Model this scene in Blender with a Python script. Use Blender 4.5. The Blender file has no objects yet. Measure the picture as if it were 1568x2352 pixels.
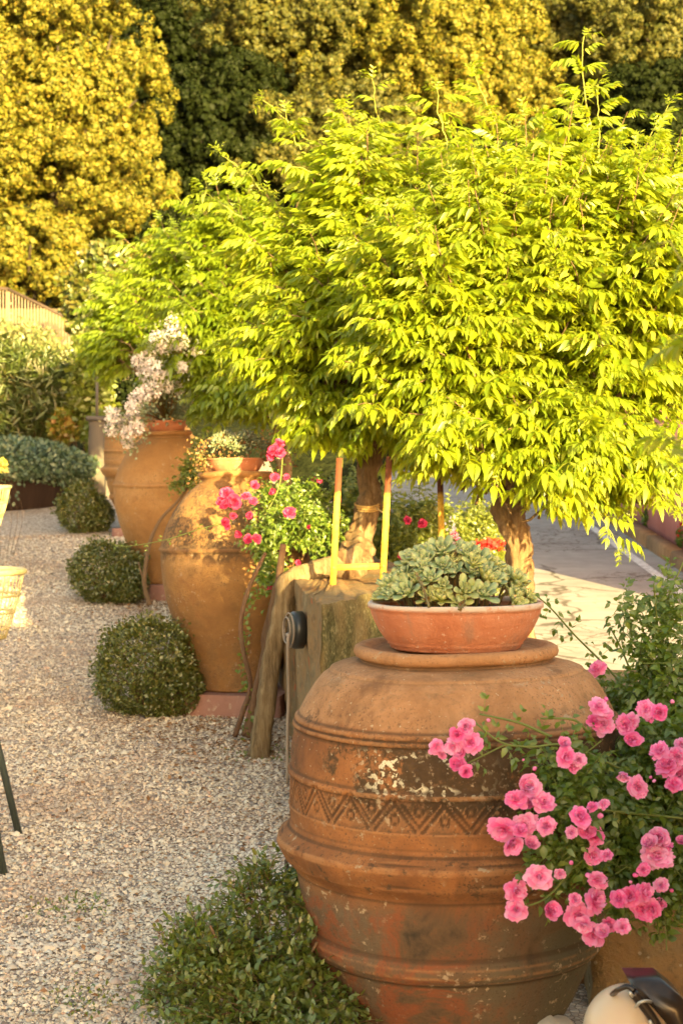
import bpy, math, numpy as np
from mathutils import Vector, noise as mnoise
SC = bpy.context.scene
COL = SC.collection
rng = np.random.default_rng(11)
R = math.radians
F = 4000.0        # focal length in photo pixels
K = F / 2900.0     # depth scale: distances below are written for F = 2900
EYE = 1.6
PITCH = math.atan(96 / F)

def P(px, py, d):
    """point at distance d (world y) on the view ray of a photo pixel (1568 x 2352 frame)"""
    x, y, z = px - 784, -(py - 1176), -F
    c, s = math.cos(PITCH), math.sin(PITCH)
    # camera looks along +Y, pitched down
    fy, fz = -z, y
    wy = fy * c + fz * s
    wz = -fy * s + fz * c
    k = d * K / wy
    return np.array([x * k, d * K, EYE + wz * k])

# ------------------------------------------------------------------ materials
class NT:
    def __init__(s, name):
        s.mat = bpy.data.materials.new(name); s.mat.use_nodes = True
        s.t = s.mat.node_tree; s.t.nodes.clear()
        s.out = s.t.nodes.new('ShaderNodeOutputMaterial')
        s._tc = None
    def put(s, inp, v):
        if v is None: return
        if hasattr(v, 'is_output'): s.t.links.new(v, inp)
        else:
            if isinstance(v, (tuple, list)) and len(v) == 3 and inp.type == 'RGBA': v = (*v, 1)
            inp.default_value = v
    def n(s, typ, ins=None, **pr):
        nd = s.t.nodes.new('ShaderNode' + typ)
        for k, v in pr.items(): setattr(nd, k, v)
        for k, v in (ins or {}).items(): s.put(nd.inputs[k], v)
        return nd
    def obj(s):
        if not s._tc: s._tc = s.n('TexCoord')
        return s._tc.outputs['Object']
    def scaled(s, v, sc):
        return s.n('Mapping', {'Vector': v, 'Scale': sc}).outputs[0]
    def noise(s, scale, detail=4, rough=.6, vec=None, dist=0):
        return s.n('TexNoise', {'Vector': vec or s.obj(), 'Scale': scale, 'Detail': detail, 'Roughness': rough, 'Distortion': dist}).outputs['Fac']
    def vor(s, scale, feature='F1', vec=None, out='Distance', rnd=1):
        return s.n('TexVoronoi', {'Vector': vec or s.obj(), 'Scale': scale, 'Randomness': rnd}, feature=feature).outputs[out]
    def ramp(s, fac, stops, interp='LINEAR'):
        nd = s.n('ValToRGB', {'Fac': fac}); cr = nd.color_ramp; cr.interpolation = interp
        while len(cr.elements) < len(stops): cr.elements.new(.5)
        for e, (p, c) in zip(cr.elements, stops):
            e.position = p
            e.color = (*c, 1) if isinstance(c, tuple) else (c, c, c, 1)
        return nd.outputs[0]
    def mix(s, fac, a, b, mode='MIX'):
        nd = s.n('MixRGB', {'Fac': fac, 'Color1': a, 'Color2': b}, blend_type=mode)
        return nd.outputs[0]
    def m(s, op, a, b=0.0, clamp=False):
        nd = s.n('Math', operation=op, use_clamp=clamp); s.put(nd.inputs[0], a); s.put(nd.inputs[1], b)
        return nd.outputs[0]
    def rng_(s, v, a, b, c=0., d=1.):
        return s.n('MapRange', {0: v, 1: a, 2: b, 3: c, 4: d}, interpolation_type='SMOOTHSTEP').outputs[0]
    def xyz(s):
        return s.n('SeparateXYZ', {0: s.obj()}).outputs
    def attr(s, name):
        return s.n('Attribute', attribute_name=name).outputs['Fac']
    def bump(s, h, strength=.5, dist=.01):
        return s.n('Bump', {'Height': h, 'Strength': strength, 'Distance': dist}).outputs[0]
    def done(s, color, rough=.8, bump=None, spec=.3, metal=0, **kw):
        p = s.n('BsdfPrincipled', {'Base Color': color, 'Roughness': rough, 'Specular IOR Level': spec, 'Metallic': metal})
        if bump is not None: s.put(p.inputs['Normal'], bump)
        for k, v in kw.items(): s.put(p.inputs[k.replace('_', ' ')], v)
        s.t.links.new(p.outputs[0], s.out.inputs[0]); return s.mat

def leafmat(name, cols, trans, tfac=.42, gloss=.06, grough=.45):
    m = NT(name)
    r = m.n('NewGeometry').outputs['Random Per Island']
    k = len(cols)
    c = m.ramp(r, [(i / max(1, k - 1), q) for i, q in enumerate(cols)])
    big = m.noise(1.7, 2)
    c = m.mix(m.rng_(big, .35, .7, 0, .45), c, m.mix(1., c, (.75, .82, .8), 'MULTIPLY'))
    tc = m.mix(.6, c, trans)
    d = m.n('BsdfDiffuse', {'Color': c}).outputs[0]
    t = m.n('BsdfTranslucent', {'Color': tc}).outputs[0]
    a = m.n('MixShader', {0: tfac, 1: d, 2: t}).outputs[0]
    g = m.n('BsdfGlossy', {'Color': (1, 1, 1), 'Roughness': grough}).outputs[0]
    b = m.n('MixShader', {0: gloss, 1: a, 2: g}).outputs[0]
    m.t.links.new(b, m.out.inputs[0])
    return m.mat

M = {}
M['wisteria'] = leafmat('wisteria_leaf', [(.11, .19, .008), (.27, .33, .010), (.18, .27, .008), (.36, .38, .012), (.14, .22, .008), (.42, .42, .06)], (.56, .58, .008), .50, .04)
M['wisteria_far'] = leafmat('wisteria_far_leaf', [(.10, .17, .008), (.22, .28, .010), (.16, .23, .008)], (.48, .52, .008), .5, .04)
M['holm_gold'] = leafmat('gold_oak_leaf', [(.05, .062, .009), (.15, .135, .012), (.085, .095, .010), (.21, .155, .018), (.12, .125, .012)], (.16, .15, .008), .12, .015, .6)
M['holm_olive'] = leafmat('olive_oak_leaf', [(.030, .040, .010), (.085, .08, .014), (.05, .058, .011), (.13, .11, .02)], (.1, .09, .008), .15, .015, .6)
M['holm_shade'] = leafmat('shaded_oak_leaf', [(.007, .012, .003), (.015, .021, .004), (.010, .015, .003)], (.02, .03, .003), .15, .006, .6)  # shade of the tree gaps is put into this near-black leaf colour
M['box'] = leafmat('boxwood_leaf', [(.045, .070, .006), (.105, .115, .010), (.065, .092, .008), (.15, .12, .016), (.06, .10, .010)], (.14, .15, .01), .25, .06)
M['shrub'] = leafmat('privet_leaf', [(.06, .105, .010), (.13, .175, .016), (.085, .14, .014), (.19, .18, .03), (.075, .13, .016)], (.24, .28, .02), .3, .07)
M['rose_leaf'] = leafmat('rose_leaf', [(.055, .11, .014), (.13, .20, .02), (.085, .15, .018), (.22, .27, .03)], (.30, .38, .02), .38, .05)
M['rose_lit'] = leafmat('rose_bright_leaf', [(.10, .13, .014), (.17, .20, .018), (.12, .16, .016), (.2, .2, .03)], (.30, .32, .02), .35, .05)
M['ivy'] = leafmat('ivy_leaf', [(.045, .085, .04), (.10, .15, .075), (.07, .11, .05), (.14, .18, .10)], (.12, .18, .06), .2, .06)
M['bamboo'] = leafmat('narrow_leaf', [(.05, .08, .015), (.10, .13, .02), (.07, .10, .018), (.13, .10, .03)], (.18, .22, .02), .3, .05)
M['varieg'] = leafmat('pale_hedge_leaf', [(.16, .18, .05), (.30, .29, .12), (.10, .14, .03), (.38, .34, .16)], (.3, .3, .08), .3, .05)
M['orange_leaf'] = leafmat('orange_leaf', [(.28, .22, .03), (.32, .12, .03), (.35, .32, .04), (.12, .16, .02), (.2, .22, .03)], (.4, .3, .02), .35, .04)
M['sedum'] = leafmat('sedum_leaf', [(.16, .20, .10), (.24, .27, .15), (.19, .23, .13), (.28, .22, .12)], (.3, .32, .12), .2, .05)
M['red_stem'] = leafmat('red_leaf', [(.24, .07, .03), (.26, .16, .05), (.16, .15, .05), (.20, .10, .03)], (.3, .14, .03), .3, .04)
M['litter'] = leafmat('dry_leaf', [(.22, .10, .04), (.30, .16, .07), (.14, .07, .03)], (.2, .1, .03), .1, .03)
M['white_petal'] = leafmat('white_petal', [(.78, .70, .68), (.85, .8, .78), (.66, .50, .48)], (.7, .6, .58), .3, .02)

m = NT('pink_petal')
t_ = m.attr('tint'); oi = m.n('ObjectInfo').outputs['Random']
ri = m.n('NewGeometry').outputs['Random Per Island']
deep = m.mix(oi, (.93, .06, .36), (.95, .19, .52))
pale = m.mix(oi, (.95, .34, .68), (.96, .64, .86))
f_ = m.m('ADD', m.m('MULTIPLY', m.m('SUBTRACT', 1., t_), .5), m.m('MULTIPLY', ri, .65), True)
c_ = m.mix(f_, pale, deep)
c_ = m.mix(m.rng_(t_, .22, .0, 0, .7), c_, (.8, .5, .2))
d_ = m.n('BsdfDiffuse', {'Color': c_}).outputs[0]; tr_ = m.n('BsdfTranslucent', {'Color': c_}).outputs[0]
m.t.links.new(m.n('MixShader', {0: .35, 1: d_, 2: tr_}).outputs[0], m.out.inputs[0]); M['petal'] = m.mat
m = NT('deep_pink_petal'); ri = m.n('NewGeometry').outputs['Random Per Island']
c_ = m.mix(ri, (.60, .025, .12), (.72, .12, .26)); d_ = m.n('BsdfDiffuse', {'Color': c_}).outputs[0]; tr_ = m.n('BsdfTranslucent', {'Color': c_}).outputs[0]
m.t.links.new(m.n('MixShader', {0: .35, 1: d_, 2: tr_}).outputs[0], m.out.inputs[0]); M['petal_deep'] = m.mat

m = NT('echeveria'); r = m.n('NewGeometry').outputs['Random Per Island']; t_ = m.attr('tint'); oi = m.n('ObjectInfo').outputs['Random']
c = m.ramp(oi, [(0, (.28, .43, .22)), (.5, (.42, .52, .20)), (1, (.56, .58, .14))])
c = m.mix(m.m('MULTIPLY', t_, .6), c, (.42, .42, .22)); c = m.mix(m.rng_(t_, .9, 1., 0, .4), c, (.5, .3, .15))
M['rosette'] = m.done(c, .5, spec=.35, Subsurface_Weight=.15, Subsurface_Radius=(.02, .03, .01))

def barkmat(name, a, b, c, sc=18, stretch=.15, bs=.9):
    m = NT(name); v = m.scaled(m.obj(), (1, 1, stretch))
    n1 = m.noise(sc, 8, .7, v); n2 = m.noise(sc * .25, 3, .6)
    col = m.ramp(n1, [(.3, a), (.5, b), (.68, c)])
    col = m.mix(m.rng_(n2, .4, .65, 0, .5), col, (.14, .10, .06))
    return m.done(col, .9, m.bump(n1, bs, .02), .15)
M['bark'] = barkmat('wisteria_bark', (.05, .028, .018), (.18, .11, .06), (.34, .25, .16), 22, .1, 1.)
M['log'] = barkmat('weathered_log', (.07, .045, .022), (.20, .14, .075), (.32, .25, .15), 34, .1, 1.)
M['dark_bark'] = barkmat('dark_bark', (.04, .02, .015), (.10, .055, .035), (.18, .11, .07))
M['oak_bark'] = barkmat('oak_bark', (.015, .012, .010), (.035, .028, .02), (.06, .05, .035))
M['cane'] = NT('green_cane').done((.14, .17, .04), .6)
M['shoot'] = NT('yellow_shoot').done((.30, .30, .06), .6)
M['twig'] = NT('brown_twig').done((.14, .085, .045), .8)

def terracotta(name, kind):
    m = NT(name); X = m.xyz(); z = X[2]; x = X[0]
    n1 = m.noise(2.6, 6, .62); n2 = m.noise(11, 8, .7); n3 = m.noise(70, 4, .7); n4 = m.noise(5, 6, .65, dist=.6)
    sp = m.noise(46, 3, .6)
    if kind == 'old':
        c = m.ramp(n1, [(.30, (.085, .040, .022)), (.44, (.19, .078, .031)), (.56, (.30, .125, .046)), (.66, (.19, .10, .05)), (.76, (.09, .06, .038))])
        c = m.mix(m.rng_(n2, .48, .66, 0, .55), c, (.17, .085, .04))
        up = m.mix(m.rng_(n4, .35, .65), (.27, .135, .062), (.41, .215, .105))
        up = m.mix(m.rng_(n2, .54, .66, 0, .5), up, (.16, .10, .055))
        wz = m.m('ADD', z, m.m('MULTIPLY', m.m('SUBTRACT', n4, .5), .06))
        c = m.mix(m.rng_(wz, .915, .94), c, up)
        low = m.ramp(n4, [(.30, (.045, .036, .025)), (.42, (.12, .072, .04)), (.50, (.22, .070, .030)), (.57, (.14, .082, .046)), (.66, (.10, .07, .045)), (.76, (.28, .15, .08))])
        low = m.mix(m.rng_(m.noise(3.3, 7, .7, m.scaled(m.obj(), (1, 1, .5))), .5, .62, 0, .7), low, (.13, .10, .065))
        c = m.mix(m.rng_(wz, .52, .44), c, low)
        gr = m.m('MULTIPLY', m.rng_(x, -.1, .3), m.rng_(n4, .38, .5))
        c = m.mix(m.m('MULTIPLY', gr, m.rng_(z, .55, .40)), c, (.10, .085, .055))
        # black lichen belt
        belt = m.m('MULTIPLY', m.rng_(wz, .70, .75), m.rng_(wz, .93, .895))
        side = m.rng_(x, -.46, .0, .15, .0)
        lm = m.rng_(m.m('SUBTRACT', m.m('ADD', m.m('MULTIPLY', n2, .6), m.m('MULTIPLY', n3, .4)), side), .36, .47)
        c = m.mix(m.m('MULTIPLY', belt, lm), c, m.mix(sp, (.035, .022, .012), (.11, .065, .032)))
        fr = m.m('MULTIPLY', m.m('MULTIPLY', m.rng_(wz, .655, .70), m.rng_(wz, .79, .75)), m.m('MULTIPLY', m.rng_(x, -.1, .12), m.rng_(n2, .36, .5)))
        c = m.mix(m.m('MULTIPLY', fr, .85), c, (.04, .03, .018))
        drip = m.noise(7, 6, .7, m.scaled(m.obj(), (1, 1, .18)))
        c = m.mix(m.m('MULTIPLY', m.rng_(drip, .54, .68), m.m('MULTIPLY', m.rng_(z, .25, .5), .55)), c, (.12, .06, .03))
        wl = m.m('MULTIPLY', m.m('MULTIPLY', m.rng_(z, .755, .79), m.rng_(z, .90, .86)), m.m('MULTIPLY', m.rng_(x, -.30, -.2), m.rng_(x, .10, -.06)))
        c = m.mix(m.m('MULTIPLY', m.m('MULTIPLY', wl, m.rng_(m.noise(60, 2, .5), .53, .57)), m.rng_(m.noise(9, 3, .6), .42, .52)), c, (.62, .56, .40))
        c = m.mix(m.m('MULTIPLY', m.rng_(m.noise(95, 2, .5), .69, .73, 0, .6), m.rng_(z, .5, .8)), c, (.50, .42, .28))
        edge = m.m('MULTIPLY', m.rng_(m.noise(24, 5, .7), .55, .63), m.m('ADD', m.m('MULTIPLY', m.rng_(z, .90, .92), m.rng_(z, .99, .93)), m.m('MULTIPLY', m.rng_(z, .51, .53), m.rng_(z, .64, .6))))
        c = m.mix(m.m('MULTIPLY', edge, .8), c, (.06, .04, .025))
        c = m.mix(m.m('MULTIPLY', m.attr('groove'), m.rng_(n2, .35, .6, .35, .9)), c, (.045, .022, .012))
    elif kind == 'tall':
        c = m.ramp(n1, [(.3, (.17, .082, .032)), (.5, (.25, .130, .048)), (.7, (.32, .185, .08))])
        c = m.mix(m.rng_(n4, .5, .66, 0, .6), c, (.19, .085, .034))
        c = m.mix(m.rng_(n2, .5, .66, 0, .5), c, (.15, .085, .035))
        up = m.m('MULTIPLY', m.rng_(z, .72, .8), m.rng_(z, 1.16, 1.08))
        c = m.mix(m.m('MULTIPLY', up, m.rng_(m.m('ADD', m.m('MULTIPLY', n3, .4), m.m('MULTIPLY', n2, .6)), .47, .53)), c, (.10, .06, .03))
        c = m.mix(m.m('MULTIPLY', m.m('MULTIPLY', m.rng_(z, .7, .74), m.rng_(z, .82, .78)), m.rng_(n2, .4, .55)), c, (.12, .07, .035))
        c = m.mix(m.m('MULTIPLY', m.rng_(z, .76, .6), m.rng_(n3, .58, .68, 0, .6)), c, (.18, .10, .05))
        c = m.mix(m.m('MULTIPLY', m.rng_(z, .45, .1), m.rng_(n2, .4, .6, 0, .55)), c, (.17, .10, .05))
    elif kind == 'clean':
        c = m.ramp(n1, [(.3, (.21, .105, .040)), (.5, (.29, .15, .056)), (.7, (.34, .195, .085))])
        c = m.mix(m.rng_(n2, .52, .7, 0, .6), c, (.20, .10, .042))
        c = m.mix(m.rng_(n4, .5, .66, 0, .4), c, (.24, .135, .06))
    else:  # planter bowl
        c = m.ramp(n4, [(.3, (.36, .12, .060)), (.5, (.46, .17, .088)), (.7, (.54, .24, .14))])
        st = m.noise(9, 5, .7, m.scaled(m.obj(), (1, 1, .1)))
        c = m.mix(m.rng_(st, .5, .65, 0, .6), c, (.30, .18, .13))
        c = m.mix(m.m('MULTIPLY', m.rng_(z, .112, .122), m.rng_(n2, .35, .5, 0, .9)), c, (.56, .46, .38))
        c = m.mix(m.rng_(m.noise(85, 2), .66, .7, 0, .6), c, (.6, .45, .36))
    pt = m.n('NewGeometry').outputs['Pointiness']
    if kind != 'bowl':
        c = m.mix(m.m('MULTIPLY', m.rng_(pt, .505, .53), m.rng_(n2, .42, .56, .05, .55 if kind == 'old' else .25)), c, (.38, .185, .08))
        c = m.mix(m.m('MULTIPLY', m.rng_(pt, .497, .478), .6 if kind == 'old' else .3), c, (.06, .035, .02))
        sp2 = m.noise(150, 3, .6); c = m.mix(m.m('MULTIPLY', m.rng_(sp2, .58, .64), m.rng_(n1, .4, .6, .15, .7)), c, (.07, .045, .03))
        c = m.mix(m.m('MULTIPLY', m.rng_(m.noise(38, 5, .7), .58, .66), m.rng_(n4, .45, .6)), c, (.34, .25, .16))
    h = m.m('ADD', m.m('MULTIPLY', n3, .5), n2)
    return m.done(c, .88, m.bump(h, .55, .012), .2)
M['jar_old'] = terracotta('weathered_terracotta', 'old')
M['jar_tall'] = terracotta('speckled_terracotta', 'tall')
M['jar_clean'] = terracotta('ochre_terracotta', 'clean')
M['bowl'] = terracotta('red_terracotta', 'bowl')

m = NT('gravel_ground')
v = m.vor(52, out='Color'); e = m.vor(52, 'DISTANCE_TO_EDGE')
g = m.n('SeparateColor', {0: v}).outputs[0]
c = m.ramp(g, [(0, (.30, .22, .17)), (.3, (.50, .40, .32)), (.6, (.62, .52, .42)), (.85, (.44, .36, .30)), (1, (.12, .10, .09))])
c = m.mix(m.rng_(e, .12, .02, 0, .75), c, (.14, .10, .075))
c = m.mix(m.rng_(m.noise(1.3, 4), .48, .65, 0, .45), c, (.34, .24, .17))
M['ground'] = m.done(c, .95, m.bump(m.m('ADD', e, m.m('MULTIPLY', g, .5)), .8, .012), .15)
m = NT('gravel_stone'); r = m.n('NewGeometry').outputs['Random Per Island']
c = m.ramp(r, [(0, (.13, .11, .10)), (.06, (.24, .19, .16)), (.13, (.42, .32, .23)), (.3, (.54, .45, .34)), (.5, (.62, .53, .41)), (.72, (.57, .49, .38)), (.86, (.66, .60, .49)), (.96, (.50, .32, .22)), (1, (.72, .67, .58))])
c = m.mix(m.rng_(m.noise(1.3, 5, .65), .48, .66, 0, .45), c, (.33, .21, .15))
c = m.mix(m.rng_(m.noise(.8, 3), .45, .3, 0, .35), c, (.66, .62, .56))
M['stone'] = m.done(c, .85, None, .25)
m = NT('undergrowth')
c = m.ramp(m.noise(3, 8, .7), [(.3, (.012, .016, .006)), (.55, (.03, .035, .012)), (.75, (.06, .05, .02))])
M['hill'] = m.done(c, 1, m.bump(m.noise(6, 6), 1, .3), .05)
m = NT('asphalt')
d1 = m.n('TexNoise', {'Vector': m.obj(), 'Scale': 1.6, 'Detail': 4}).outputs['Color']
vv = m.n('VectorMath', {0: m.obj(), 1: m.n('VectorMath', {0: d1, 'Scale': .6}, operation='SCALE').outputs[0]}, operation='ADD').outputs[0]
cr = m.vor(.62, 'DISTANCE_TO_EDGE', vv)
cr2 = m.vor(5.5, 'DISTANCE_TO_EDGE', vv)
c = m.ramp(m.noise(2.2, 7, .65), [(.3, (.24, .225, .215)), (.6, (.35, .335, .32)), (.8, (.40, .38, .35))])
c = m.mix(m.rng_(m.noise(120, 2), .4, .7, 0, .3), c, (.22, .2, .19))
c = m.mix(m.m('MULTIPLY', m.rng_(cr, .018, .005, 0, .9), m.rng_(m.noise(.9, 3), .36, .5)), c, (.09, .075, .06))
patch = m.rng_(m.noise(.55, 2), .48, .56)
c = m.mix(m.m('MULTIPLY', m.rng_(cr2, .07, .02, 0, .85), patch), c, (.13, .10, .08))
M['road'] = m.done(c, .9, m.bump(m.noise(150, 3), .3, .004), .2)
m = NT('road_paint'); M['paint'] = m.done(m.mix(m.rng_(m.noise(14, 6, .7), .5, .6, 0, .8), (.72, .72, .70), (.38, .36, .34)), .8)
m = NT('mossy_stone')
n1 = m.noise(3.2, 7, .65); n2 = m.noise(16, 7, .7); n3 = m.noise(60, 4)
c = m.ramp(n1, [(.3, (.16, .085, .04)), (.45, (.27, .165, .08)), (.6, (.22, .16, .09)), (.78, (.36, .28, .17))])
c = m.mix(m.rng_(n2, .5, .62, 0, .6), c, (.13, .10, .06))
_s = m.vor(22, 'F1'); c = m.mix(m.rng_(_s, .16, .08, 0, .6), c, (.40, .34, .25))
c = m.mix(m.rng_(m.noise(4.5, 4, .6), .64, .70, 0, .8), c, (.42, .12, .05))
c = m.mix(m.attr('moss'), c, m.ramp(m.m('ADD', m.m('MULTIPLY', n2, .5), m.m('MULTIPLY', n3, .5)), [(.38, (.022, .024, .011)), (.54, (.075, .07, .032)), (.64, (.20, .18, .11))]))
M['wall'] = m.done(c, .95, m.bump(m.m('ADD', n2, m.m('MULTIPLY', n3, .4)), .8, .02), .1)
m = NT('old_brick')
br = m.n('TexBrick', {'Vector': m.n('Mapping', {'Vector': m.obj(), 'Rotation': (R(90), 0, 0)}).outputs[0], 'Color1': (.34, .12, .06), 'Color2': (.42, .24, .12), 'Mortar': (.36, .29, .19), 'Scale': 1, 'Mortar Size': .03, 'Brick Width': .30, 'Row Height': .17, 'Mortar Smooth': .4})
c = m.mix(m.rng_(m.noise(9, 6), .42, .6, 0, .7), br.outputs[0], (.33, .23, .13))
M['brick'] = m.done(c, .95, m.bump(m.m('SUBTRACT', m.noise(20, 6), br.outputs['Fac']), .7, .02), .1)
m = NT('mauve_plaster'); c = m.ramp(m.noise(4, 6), [(.3, (.21, .105, .085)), (.7, (.32, .18, .15))])
M['plinth'] = m.done(m.mix(m.rng_(m.noise(25, 5), .55, .65, 0, .6), c, (.38, .30, .24)), .9, m.bump(m.noise(40, 5), .5, .008), .15)
m = NT('pink_plaster'); M['pink'] = m.done(m.ramp(m.noise(2, 5), [(.3, (.42, .17, .17)), (.7, (.52, .24, .23))]), .9)
m = NT('brown_kerb'); M['kerb'] = m.done(m.ramp(m.noise(8, 5), [(.3, (.22, .12, .06)), (.7, (.34, .20, .10))]), .9)
M['concrete'] = NT('pale_concrete').done((.45, .41, .36), .9)
M['soil'] = NT('dark_soil').done((.045, .03, .02), 1)
m = NT('yellow_iron'); X = m.xyz()
c = m.ramp(m.noise(30, 5), [(.35, (.36, .20, .03)), (.55, (.50, .33, .05)), (.66, (.30, .12, .03))])
c = m.mix(m.rng_(m.m('ADD', X[2], m.m('MULTIPLY', m.noise(12, 3), .05)), .44, .47), c, m.mix(m.noise(40, 4), (.05, .018, .010), (.16, .05, .02)))
M['iron'] = m.done(c, .7, m.bump(m.noise(80, 3), .3, .003), .3)
M['pipe'] = NT('grey_pipe').done(NT and (.24, .19, .15), .6)
M['black'] = NT('black_metal').done((.018, .018, .017), .38, spec=.5)
m = NT('bronze'); M['bronze'] = m.done(m.ramp(m.noise(14, 5), [(.35, (.022, .015, .012)), (.7, (.06, .035, .02))]), .3, m.bump(m.noise(60, 3), .15, .002), .6, .3)
M['screw'] = NT('worn_screw').done((.5, .45, .38), .4, metal=.6)
M['globe'] = NT('cream_glass').done((.56, .42, .29), .32, spec=.4, Subsurface_Weight=.4, Subsurface_Radius=(.03, .02, .01))
m = NT('cream_rattan'); M['rattan'] = m.done(m.ramp(m.noise(20, 4), [(.3, (.46, .38, .17)), (.7, (.58, .50, .27))]), .55, spec=.35)
M['leg'] = NT('dark_green_metal').done((.035, .045, .04), .5, spec=.4)
M['rail'] = NT('rusty_rail').done((.27, .20, .14), .8)
M['railtop'] = NT('dark_rail').done((.06, .04, .03), .7)
m = NT('tan_render'); M['tanwall'] = m.done(m.ramp(m.noise(1.5, 5), [(.3, (.075, .055, .032)), (.7, (.12, .09, .05))]), .95)
m = NT('dark_tub'); M['tub'] = m.done(m.ramp(m.noise(5, 5, .6, m.scaled(m.obj(), (4, 4, .3))), [(.3, (.025, .014, .01)), (.7, (.05, .028, .02))]), .7)
M['greystone'] = NT('grey_post').done((.10, .085, .075), .9)
M['rope'] = NT('tie_rope').done((.42, .27, .10), .8)
M['redflower'] = leafmat('red_petal', [(.6, .03, .03), (.7, .06, .04)], (.7, .05, .03), .3, .02)
M['yellowflower'] = leafmat('yellow_petal', [(.75, .65, .12), (.8, .72, .25)], (.7, .6, .1), .3, .02)

# ------------------------------------------------------------------ mesh tools
def mk_mesh(name, V, Fs, mat, smooth=False, attrs=None):
    me = bpy.data.meshes.new(name)
    V = np.ascontiguousarray(V, dtype=np.float32)
    me.vertices.add(len(V)); me.vertices.foreach_set('co', V.ravel())
    Fs = [np.asarray(f, dtype=np.int32) for f in Fs if len(f)]
    loops = np.concatenate([f.ravel() for f in Fs])
    tot = np.concatenate([np.full(len(f), f.shape[1], dtype=np.int32) for f in Fs])
    st = np.concatenate([[0], np.cumsum(tot)[:-1]]).astype(np.int32)
    me.loops.add(len(loops)); me.loops.foreach_set('vertex_index', loops)
    me.polygons.add(len(tot)); me.polygons.foreach_set('loop_start', st)
    if smooth: me.polygons.foreach_set('use_smooth', np.ones(len(tot), dtype=bool))
    me.materials.append(mat)
    for k, a in (attrs or {}).items():
        at = me.attributes.new(k, 'FLOAT', 'POINT'); at.data.foreach_set('value', np.asarray(a, dtype=np.float32))
    me.update(calc_edges=True)
    return me

class MB:
    """collects pieces in world coordinates"""
    def __init__(s): s.V = []; s.F = {}; s.n = 0; s.T = []
    def add(s, V, Fs, tint=None):
        V = np.asarray(V, dtype=np.float64)
        for f in Fs:
            f = np.asarray(f)
            if len(f): s.F.setdefault(f.shape[1], []).append(f + s.n)
        s.V.append(V); s.n += len(V)
        s.T.append(np.zeros(len(V)) if tint is None else np.asarray(tint, dtype=float))
        return s
    def arrays(s):
        return np.concatenate(s.V), [np.concatenate(v) for v in s.F.values()], np.concatenate(s.T)
    def mesh(s, name, mat, org=(0, 0, 0), smooth=False, attr=None):
        V, Fs, T = s.arrays()
        return mk_mesh(name, V - np.array(org), Fs, mat, smooth, {attr: T} if attr else None)

def wloc(o):
    return np.array(o['_w']) if o is not None and '_w' in o else np.zeros(3)
def thing(name, label, cat, loc=(0, 0, 0), group=None):
    o = bpy.data.objects.new(name, None); COL.objects.link(o); o.location = tuple(float(q) for q in loc)
    o.empty_display_size = .1
    o['label'] = label; o['category'] = cat
    if group: o['group'] = group
    return o
WL = {}
def wl(o):
    """world location of an object built with no rotation"""
    p = np.zeros(3)
    while o is not None:
        p = p + np.array(o.location); o = o.parent
    return p
def part(name, mb, mat, parent, smooth=False, attr=None, label=None):
    me = mb.mesh(name, mat, wl(parent), smooth, attr)
    o = bpy.data.objects.new(name, me); COL.objects.link(o); o.parent = parent
    if label: o['label'] = label
    return o
def solo(name, mb, mat, label=None, cat=None, kind=None, org=(0, 0, 0), smooth=False, attr=None, group=None):
    me = mb.mesh(name, mat, org, smooth, attr)
    o = bpy.data.objects.new(name, me); COL.objects.link(o); o.location = tuple(float(q) for q in org)
    if label: o['label'] = label
    if cat: o['category'] = cat
    if kind: o['kind'] = kind
    if group: o['group'] = group
    return o
def inst(name, me, parent, pos, rot=None, scale=1.):
    """child object sharing mesh data, world position pos"""
    o = bpy.data.objects.new(name, me); COL.objects.link(o); o.parent = parent
    o.location = tuple(float(q) for q in (np.array(pos) - wl(parent)))
    if rot is not None: o.rotation_mode = 'QUATERNION'; o.rotation_quaternion = rot
    o.scale = (scale,) * 3
    return o

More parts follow.
